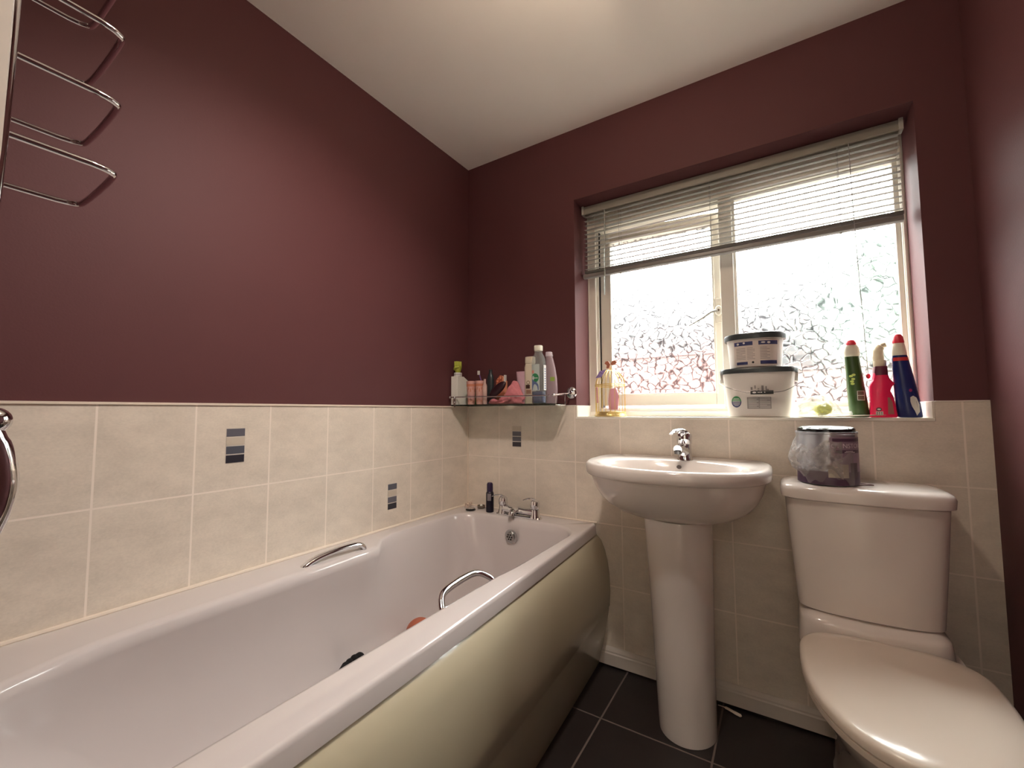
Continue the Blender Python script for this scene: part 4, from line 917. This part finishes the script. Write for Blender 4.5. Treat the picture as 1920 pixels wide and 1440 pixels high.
# pink printed tubs
for (x, y, l_) in ((.118, -.125, 'pink patterned beaker nearest the white box on the shelf'), (.170, -.125, 'pink patterned beaker beside the hairbrush on the shelf')):
    pt = thing('beaker', l_, 'beaker', (x, y, g0), 'pink patterned beakers')
    prf = [(.016, 0), (.017, .002), (.0225, .100), (.0235, .101), (.0235, .112), (.0215, .112), (.0205, .104), (.0155, .004), (.0005, .004)]
    b = MB().lathe(prf, (x, y, g0), 28); b.build('beaker_cup', mat('pink_card_cup', (196, 150, 140), .5, var=.12, scale=50), pt)
    b = MB()
    f_ = lambda z: rad(prf[1:3])(z-g0)
    patch(b, x, y, f_, -.9, 1.7, g0+.086, g0+.098, 14); b.build('beaker_band', mat('orange_print', (186, 118, 92), .5), pt); b = MB()
    for k in range(5):
        a = -.6+k*.5; patch(b, x, y, f_, a, a+.22, g0+.060+.01*(k % 2), g0+.076+.006*(k % 2), 3)
    b.build('beaker_upper_print', mat('orange_print', (186, 118, 92), .5), pt); b = MB()
    for k in range(5): a = -.6+k*.5; patch(b, x, y, f_, a+.1, a+.3, g0+.012, g0+.022, 3)
    b.build('beaker_lower_print', mat('orange_print', (186, 118, 92), .5), pt)
    b = MB()
    for k in range(5): a = -.5+k*.5; patch(b, x, y, f_, a, a+.14, g0+.030, g0+.044, 3)
    b.build('beaker_pattern', mat('mauve_print', (170, 130, 150), .5), pt)
b = MB().loft([se(.206, -.135, g0+z, r_, r_*.7, 2, 16) for z, r_ in ((0, .009), (.003, .011), (.085, .012), (.10, .006), (.102, .006), (.118, .006), (.119, .003))])
tag(b.build('small_tube', mat('pale_tube', (190, 160, 150), .4, var=.15)), 'thin pale tube standing beside the right pink beaker', 'tube')
# crown printed packet
cp = thing('hair_clip_card', 'orange and pink printed card with ring shapes standing at the shelf back', 'card', (.245, -.060, g0))
b = MB().loft([[(.220+x, -.060+d, g0+z) for x, z in ((0, .03), (.0, .110), (.006, .124), (.022, .140), (.038, .136), (.048, .118), (.060, .110), (.060, .03), (.055, 0), (.006, 0))] for d in (0, .006)])
b.build('card', mat('salmon_card', (216, 146, 116), .5, var=.1), cp, smooth=False)
b = MB()
for x, z, r_ in ((.229, .112, .008), (.245, .128, .009), (.247, .112, .006)): b.tube([(x+r_*cos(2*pi*k/14), -.0615, g0+z+r_*sin(2*pi*k/14)) for k in range(14)], .0022, 5, closed=True)
b.build('ring_shape', mat('rust_print', (170, 88, 60), .5), cp)
b = MB().box((.266, -.064, g0+.100), (.275, -.052, g0+.140)); lab(b.build('white_stub', PALE, cp, smooth=False, bevel=.001), 'white stub beside the card')
# hairbrush
hb = thing('hairbrush', 'dark maroon oval hairbrush leaning against the pink flannel on the shelf', 'hairbrush', (.262, -.112, g0+.02))
b = MB(); d = Vector((.040, .0, .030)); c_ = Vector((.262, -.112, g0+.068)); q = MB().ball((0, 0, 0), 1, 1, 1, 1, 14)
ex = Vector((.045, 0, .033)); ey = Vector((-.012, .004, .019)); ez = Vector((.003, .014, -.001))
b.add([tuple(c_+ex*v[0]+ey*v[1]+ez*v[2]) for v in q.v], q.f); b.build('brush_head', mat('maroon_plastic', (44, 18, 26), .4), hb)
b = MB().tube([c_-ex*.9, c_-ex*1.22+Vector((0, 0, -.010))], .006, 8); b.build('brush_handle', MATS['maroon_plastic'], hb)
# pink flannel
b = MB(); rnd = random.Random(8); NR, NC = 26, 28; rings = []
for k in range(NR+1):
    t = k/NR; x = .222+.178*t; hh = (.009+.009*t)+.036*math.exp(-((t-.72)/.16)**2)+.003*sin(t*17); hw = .030*(sin(pi*min(.97, max(.06, t))))**.5; ring = []
    for i in range(NC):
        a = 2*pi*i/NC; n_ = 1+.16*sin(4*a+11*t)+.10*sin(9*a-19*t)+.05*rnd.random()
        ring.append((x+.006*sin(3*a+6*t), -.108+hw*cos(a)*n_, max(g0+.0005, g0+hh+hh*sin(a)*min(1.1, n_))))
    rings.append(ring)
b.loft(rings); tag(b.build('face_flannel', mat('pink_towelling', (196, 120, 126), .95, var=.15, scale=90, bump=.8), angle=80), 'crumpled pink flannel lying on the corner shelf', 'flannel')
# pale pink tube (cap down, crimped end up)
b = MB().loft([[(.347+hx_*cos(2*pi*i/20), -.034+hy_*sin(2*pi*i/20), g0+z) for i in range(20)] for z, hx_, hy_ in ((0, .015, .015), (.03, .016, .016), (.032, .019, .017), (.10, .024, .010), (.148, .028, .002), (.155, .028, .0015))])
tag(b.build('cream_tube', mat('pale_pink_tube', (206, 170, 182), .4, var=.05)), 'pale pink squeeze tube standing behind the flannel', 'tube')
# cream bottle
cb = thing('lotion_bottle', 'cream shampoo bottle with brown print left of the clear bottle', 'bottle', (.405, -.052, g0))
def cr_(z, hx_, hy_): return se(.405, -.052, g0+z, hx_, hy_, 3, 32)
b = MB().loft([cr_(0, .024, .014), cr_(.003, .026, .016), (cr_(.08, .0265, .016)), cr_(.17, .027, .016), cr_(.182, .0235, .015), cr_(.186, .022, .014)]); b.build('bottle_body', mat('cream_bottle', (214, 202, 180), .35), cb)
b = MB().loft([cr_(.1865, .0235, .015), cr_(.188, .0245, .0155), cr_(.216, .0235, .015), cr_(.218, .021, .013)]); b.build('cap', MATS['cream_bottle'], cb)
def cfr(x, z, lift=.0008): u = max(-.999, min(.999, (x-.405)/.0265)); return (x, -.052-.016*(1-abs(u)**3)**(1/3)-lift, z)
b = MB(); fpatch(b, cfr, .390, .412, g0+.070, g0+.088, .0008, 5, 1); b.build('brown_block', mat('dark_brown_print', (66, 44, 36), .5), cb)
b = MB(); fdisc(b, cfr, .403, g0+.098, .009, .009, .0008, 16); q_ = b.build('round_print', mat('tan_print', (130, 110, 92), .5), cb)
b = MB(); fdisc(b, cfr, .403, g0+.098, .006, .006, .0012, 14); b.build('round_print_centre', MATS['cream_bottle'], q_)
b = MB(); fpatch(b, cfr, .391, .419, g0+.046, g0+.066, .0008, 5, 1); b.build('pink_block', mat('tan_pink_block', (190, 150, 128), .5), cb)
b = MB()
for k in range(3): fpatch(b, cfr, .394, .416, g0+.049+k*.0055, g0+.0508+k*.0055, .0012, 4, 1)
wrap_lines = b.build('print_lines', MATS['dark_brown_print'], cb)
# clear bottle with blue liquid
kb = thing('mouthwash_bottle', 'clear plastic bottle of blue liquid with white cap on the corner shelf', 'bottle', (.482, -.110, g0))
KX, KY = .482, -.112
def kr(z, hx_, hy_): return se(KX, KY, g0+z, hx_, hy_, 3, 36)
CLR = mat('clear_plastic', (205, 214, 210), .1, var=.03); make_film(CLR, .8)
b = MB().loft([kr(.0, .028, .018), kr(.004, .031, .020), kr(.10, .031, .020), kr(.185, .0305, .020), kr(.205, .027, .018), kr(.220, .017, .015), kr(.234, .0145, .0145)], c1=False); b.build('bottle_body', CLR, kb)
b = MB().loft([kr(.002, .026, .016), kr(.006, .029, .018), kr(.052, .029, .018), kr(.053, .028, .017)]); lab(b.build('blue_liquid', mat('blue_liquid', (14, 20, 80), .15, var=.05), kb), 'deep blue liquid')
b = MB().loft([kr(.232, .0165, .0165), kr(.236, .0175, .0175), kr(.252, .0175, .0175), kr(.256, .016, .016)]); lab(b.build('cap', MATS['ivory_plastic'], kb), 'white screw cap')
def kfr(x, z, lift=.0008): u = max(-.999, min(.999, (x-KX)/.031)); return (x, KY-.020*(1-abs(u)**3)**(1/3)-lift, z)
b = MB(); fpatch(b, kfr, .457, .497, g0+.056, g0+.172, .0008, 8, 3); lb = b.build('label', mat('milky_label', (176, 186, 182), .4, var=.05), kb); lab(lb, 'pale label round the clear bottle')
b = MB(); fdisc(b, kfr, .475, g0+.112, .0185, .020, .0012); b.build('green_disc', mat('green_disc', (52, 128, 84), .4), lb)
b = MB(); b.add([kfr(x, g0+z, .0016) for x, z in ((.459, .108), (.470, .098), (.484, .092), (.492, .080), (.494, .058), (.459, .058))], [(0, 1, 2, 3, 4, 5)]); b.build('blue_swirl', mat('slate_blue', (90, 102, 140), .4), lb)
b = MB(); fpatch(b, kfr, .461, .489, g0+.110, g0+.1125, .0017, 5, 1); b.build('label_line', PALE, lb)
b = MB(); fpatch(b, kfr, .458, .470, g0+.132, g0+.146, .0012, 4, 1); b.build('pink_mark', mat('coral_print', (216, 140, 130), .5), lb)
b = MB(); patch_pts = [[(KX+.0315, KY-.012, g0+z), (KX+.0318, KY+.010, g0+z)] for z in (.058, .168)]; b.strip(patch_pts); sl = b.build('side_label', PALE, kb)
b = MB()
for k in range(9): b.strip([[(KX+.0322, KY-.006, g0+.064+k*.0105), (KX+.0324, KY+.004, g0+.064+k*.0105)], [(KX+.0322, KY-.006, g0+.069+k*.0105), (KX+.0324, KY+.004, g0+.069+k*.0105)]])
b.build('side_print', MATS['slate_blue'], sl)
# pale conditioner bottle behind
nb = thing('conditioner_bottle', 'translucent pink-white bottle with green label at the shelf right end', 'bottle', (.512, -.050, g0))
def nr(z, hx_, cxo=0): return se(.512+cxo, -.052, g0+z, hx_, .014, 2.6, 32)
b = MB().loft([nr(0, .024), nr(.003, .027), nr(.06, .031), nr(.11, .030, -.001), nr(.16, .024, -.003), nr(.195, .018, -.006), nr(.212, .015, -.008)]); b.build('bottle_body', mat('translucent_pink', (158, 136, 142), .25, var=.06), nb)
b = MB().loft([nr(.2125, .016, -.008), nr(.214, .017, -.008), nr(.232, .014, -.009), nr(.233, .012, -.009)]); b.build('cap', mat('frosted_cap', (210, 196, 204), .35), nb)
b = MB(); b.strip([[(.516+.020*t_, -.068+.004*t_, g0+z) for t_ in (0, .5, 1)] for z in (.100, .118)]); b.build('green_label', mat('lime_label', (140, 160, 70), .5), nb)

# ------------------------------------------------------------------ chrome rack and handle at the left edge
rk = thing('towel_rack', 'chrome wire towel rack with a white panel above the head of the bath', 'rack', (.60, -1.82, 1.25))
b = MB().loft([[(.612, y, z) for y, z in ((-1.824, 1.27), (-1.69, 1.25), (-1.666, 1.28), (-1.661, 1.38), (-1.660, 1.95), (-1.824, 1.95))], [(.624, y, z) for y, z in ((-1.824, 1.27), (-1.69, 1.25), (-1.666, 1.28), (-1.661, 1.38), (-1.660, 1.95), (-1.824, 1.95))]])
lab(b.build('side_panel', mat('white_rack_panel', (226, 218, 208), .5), rk, smooth=False), 'flat white side panel')
b = MB().tube(smooth_path([(.618, -1.824, 1.252), (.618, -1.700, 1.238), (.618, -1.672, 1.250), (.618, -1.663, 1.30), (.618, -1.6590, 1.45), (.618, -1.6575, 1.62), (.618, -1.657, 1.96)], 6), .0045, 12); b.build('edge_tube', CHROME, rk)
def hoop(z, x1, x0, ye):
    r = .028
    P_ = [(x1, -1.824, z), (x1, ye-r, z), (x1-.006, ye-.008, z), (x1-r, ye, z), (x0+r, ye, z), (x0+.006, ye-.008, z), (x0, ye-r, z), (x0, -1.824, z)]
    b = MB().tube(P_[:1]+smooth_path(P_[1:-1], 4)+P_[-1:], .0043, 12); b.build('hoop', CHROME, rk)
for z in (1.739, 1.635, 1.529, 1.423): hoop(z, .572, .385, -1.547)
# bulging chrome lever with a round knob
ch = thing('shower_valve', 'curved chrome lever with a round knob at the left edge of the view', 'valve', (.66, -1.82, 1.0))
b = MB(); 
P_ = [(.66, -1.700, 1.068), (.66, -1.668, 1.064), (.66, -1.655, 1.040), (.66, -1.648, 1.005), (.66, -1.650, .975), (.66, -1.659, .945), (.66, -1.675, .915), (.66, -1.700, .895)]
b.tube(smooth_path(P_, 6), [.010]*4+[.012]*8+[.013]*18+[.010]*13, 16); b.tube([(.66, -1.824, 1.06), (.66, -1.69, 1.06)], .012, 12); b.tube([(.66, -1.824, .90), (.66, -1.69, .90)], .012, 12)
b.build('lever_body', CHROME, ch)
b = MB().ball((.66, -1.657, 1.066), .0145); b.build('knob', CHROME, ch)

# ------------------------------------------------------------------ ceiling light (just above the picture)
cl = thing('ceiling_light', 'chrome ceiling spotlight bar just above the picture', 'light', (1.05, -.85, H))
b = MB().box((1.02, -1.25, H-.018), (1.08, -.65, H-.0005)); b.build('light_bar', CHROME, cl, smooth=False, bevel=.004)
EM = bpy.data.materials.new('warm_bulb'); EM.use_nodes = True; bs_ = EM.node_tree.nodes['Principled BSDF']; bs_.inputs['Emission Color'].default_value = (1, .72, .45, 1); bs_.inputs['Emission Strength'].default_value = 6; bs_.inputs['Base Color'].default_value = (1, .85, .7, 1)
for (y, tgt, pw) in ((-.72, (1.25, -.15, .6), .12), (-.95, (1.5, -.75, .2), .3), (-1.18, (.02, -1.0, .72), 2.6)):
    c_ = Vector((1.05, y, H-.075)); d = (Vector(tgt)-c_).normalized()
    qm = d.to_track_quat('-Z', 'Y').to_matrix()
    q = MB().lathe([(.012, .05), (.022, .045), (.030, .0), (.028, .0), (.018, .04), (.0005, .044)], (0, 0, 0), 24)
    b = MB(); b.add([tuple(c_+qm @ Vector(v)) for v in q.v], q.f); b.tube([(1.05, y, H-.018), tuple(c_-d*.03)], .005, 8); hs = b.build('spot_head', CHROME, cl)
    q = MB().ball((0, 0, .016), .015, n=8); b = MB(); b.add([tuple(c_+qm @ Vector(v)) for v in q.v], q.f); b.build('bulb', EM, hs)
    L_ = bpy.data.lights.new('spot_lamp', 'SPOT'); L_.energy = LAMP*pw; L_.color = (1, .91, .83); L_.shadow_soft_size = .04
    L_.spot_size = radians(104); L_.spot_blend = 1.0
    lo = bpy.data.objects.new('spot_lamp', L_); COL.objects.link(lo); lo.location = c_+d*.06; lo.rotation_euler = d.to_track_quat('-Z', 'Y').to_euler()

L_ = bpy.data.lights.new('ceiling_fill', 'POINT'); L_.energy = 6.0; L_.color = (1, .78, .58); L_.shadow_soft_size = .05  # added point light without a bulb, lifts the ceiling and upper walls
lo = bpy.data.objects.new('ceiling_fill', L_); COL.objects.link(lo); lo.location = (1.05, -.98, H-.14)
L_ = bpy.data.lights.new('landing_fill', 'POINT'); L_.energy = 4; L_.color = (1, .94, .88); L_.shadow_soft_size = .12  # added fill light on the unseen landing, brightens the fronts of the fittings
lo = bpy.data.objects.new('landing_fill', L_); COL.objects.link(lo); lo.location = (1.40, -2.75, 2.0)
# ------------------------------------------------------------------ lower everything so that the floor is at z = 0
for o in list(S.objects):
    if o.parent is None and o is not cam: o.location.z += DZ
for o in S.objects:
    if '_b' in o: del o['_b']
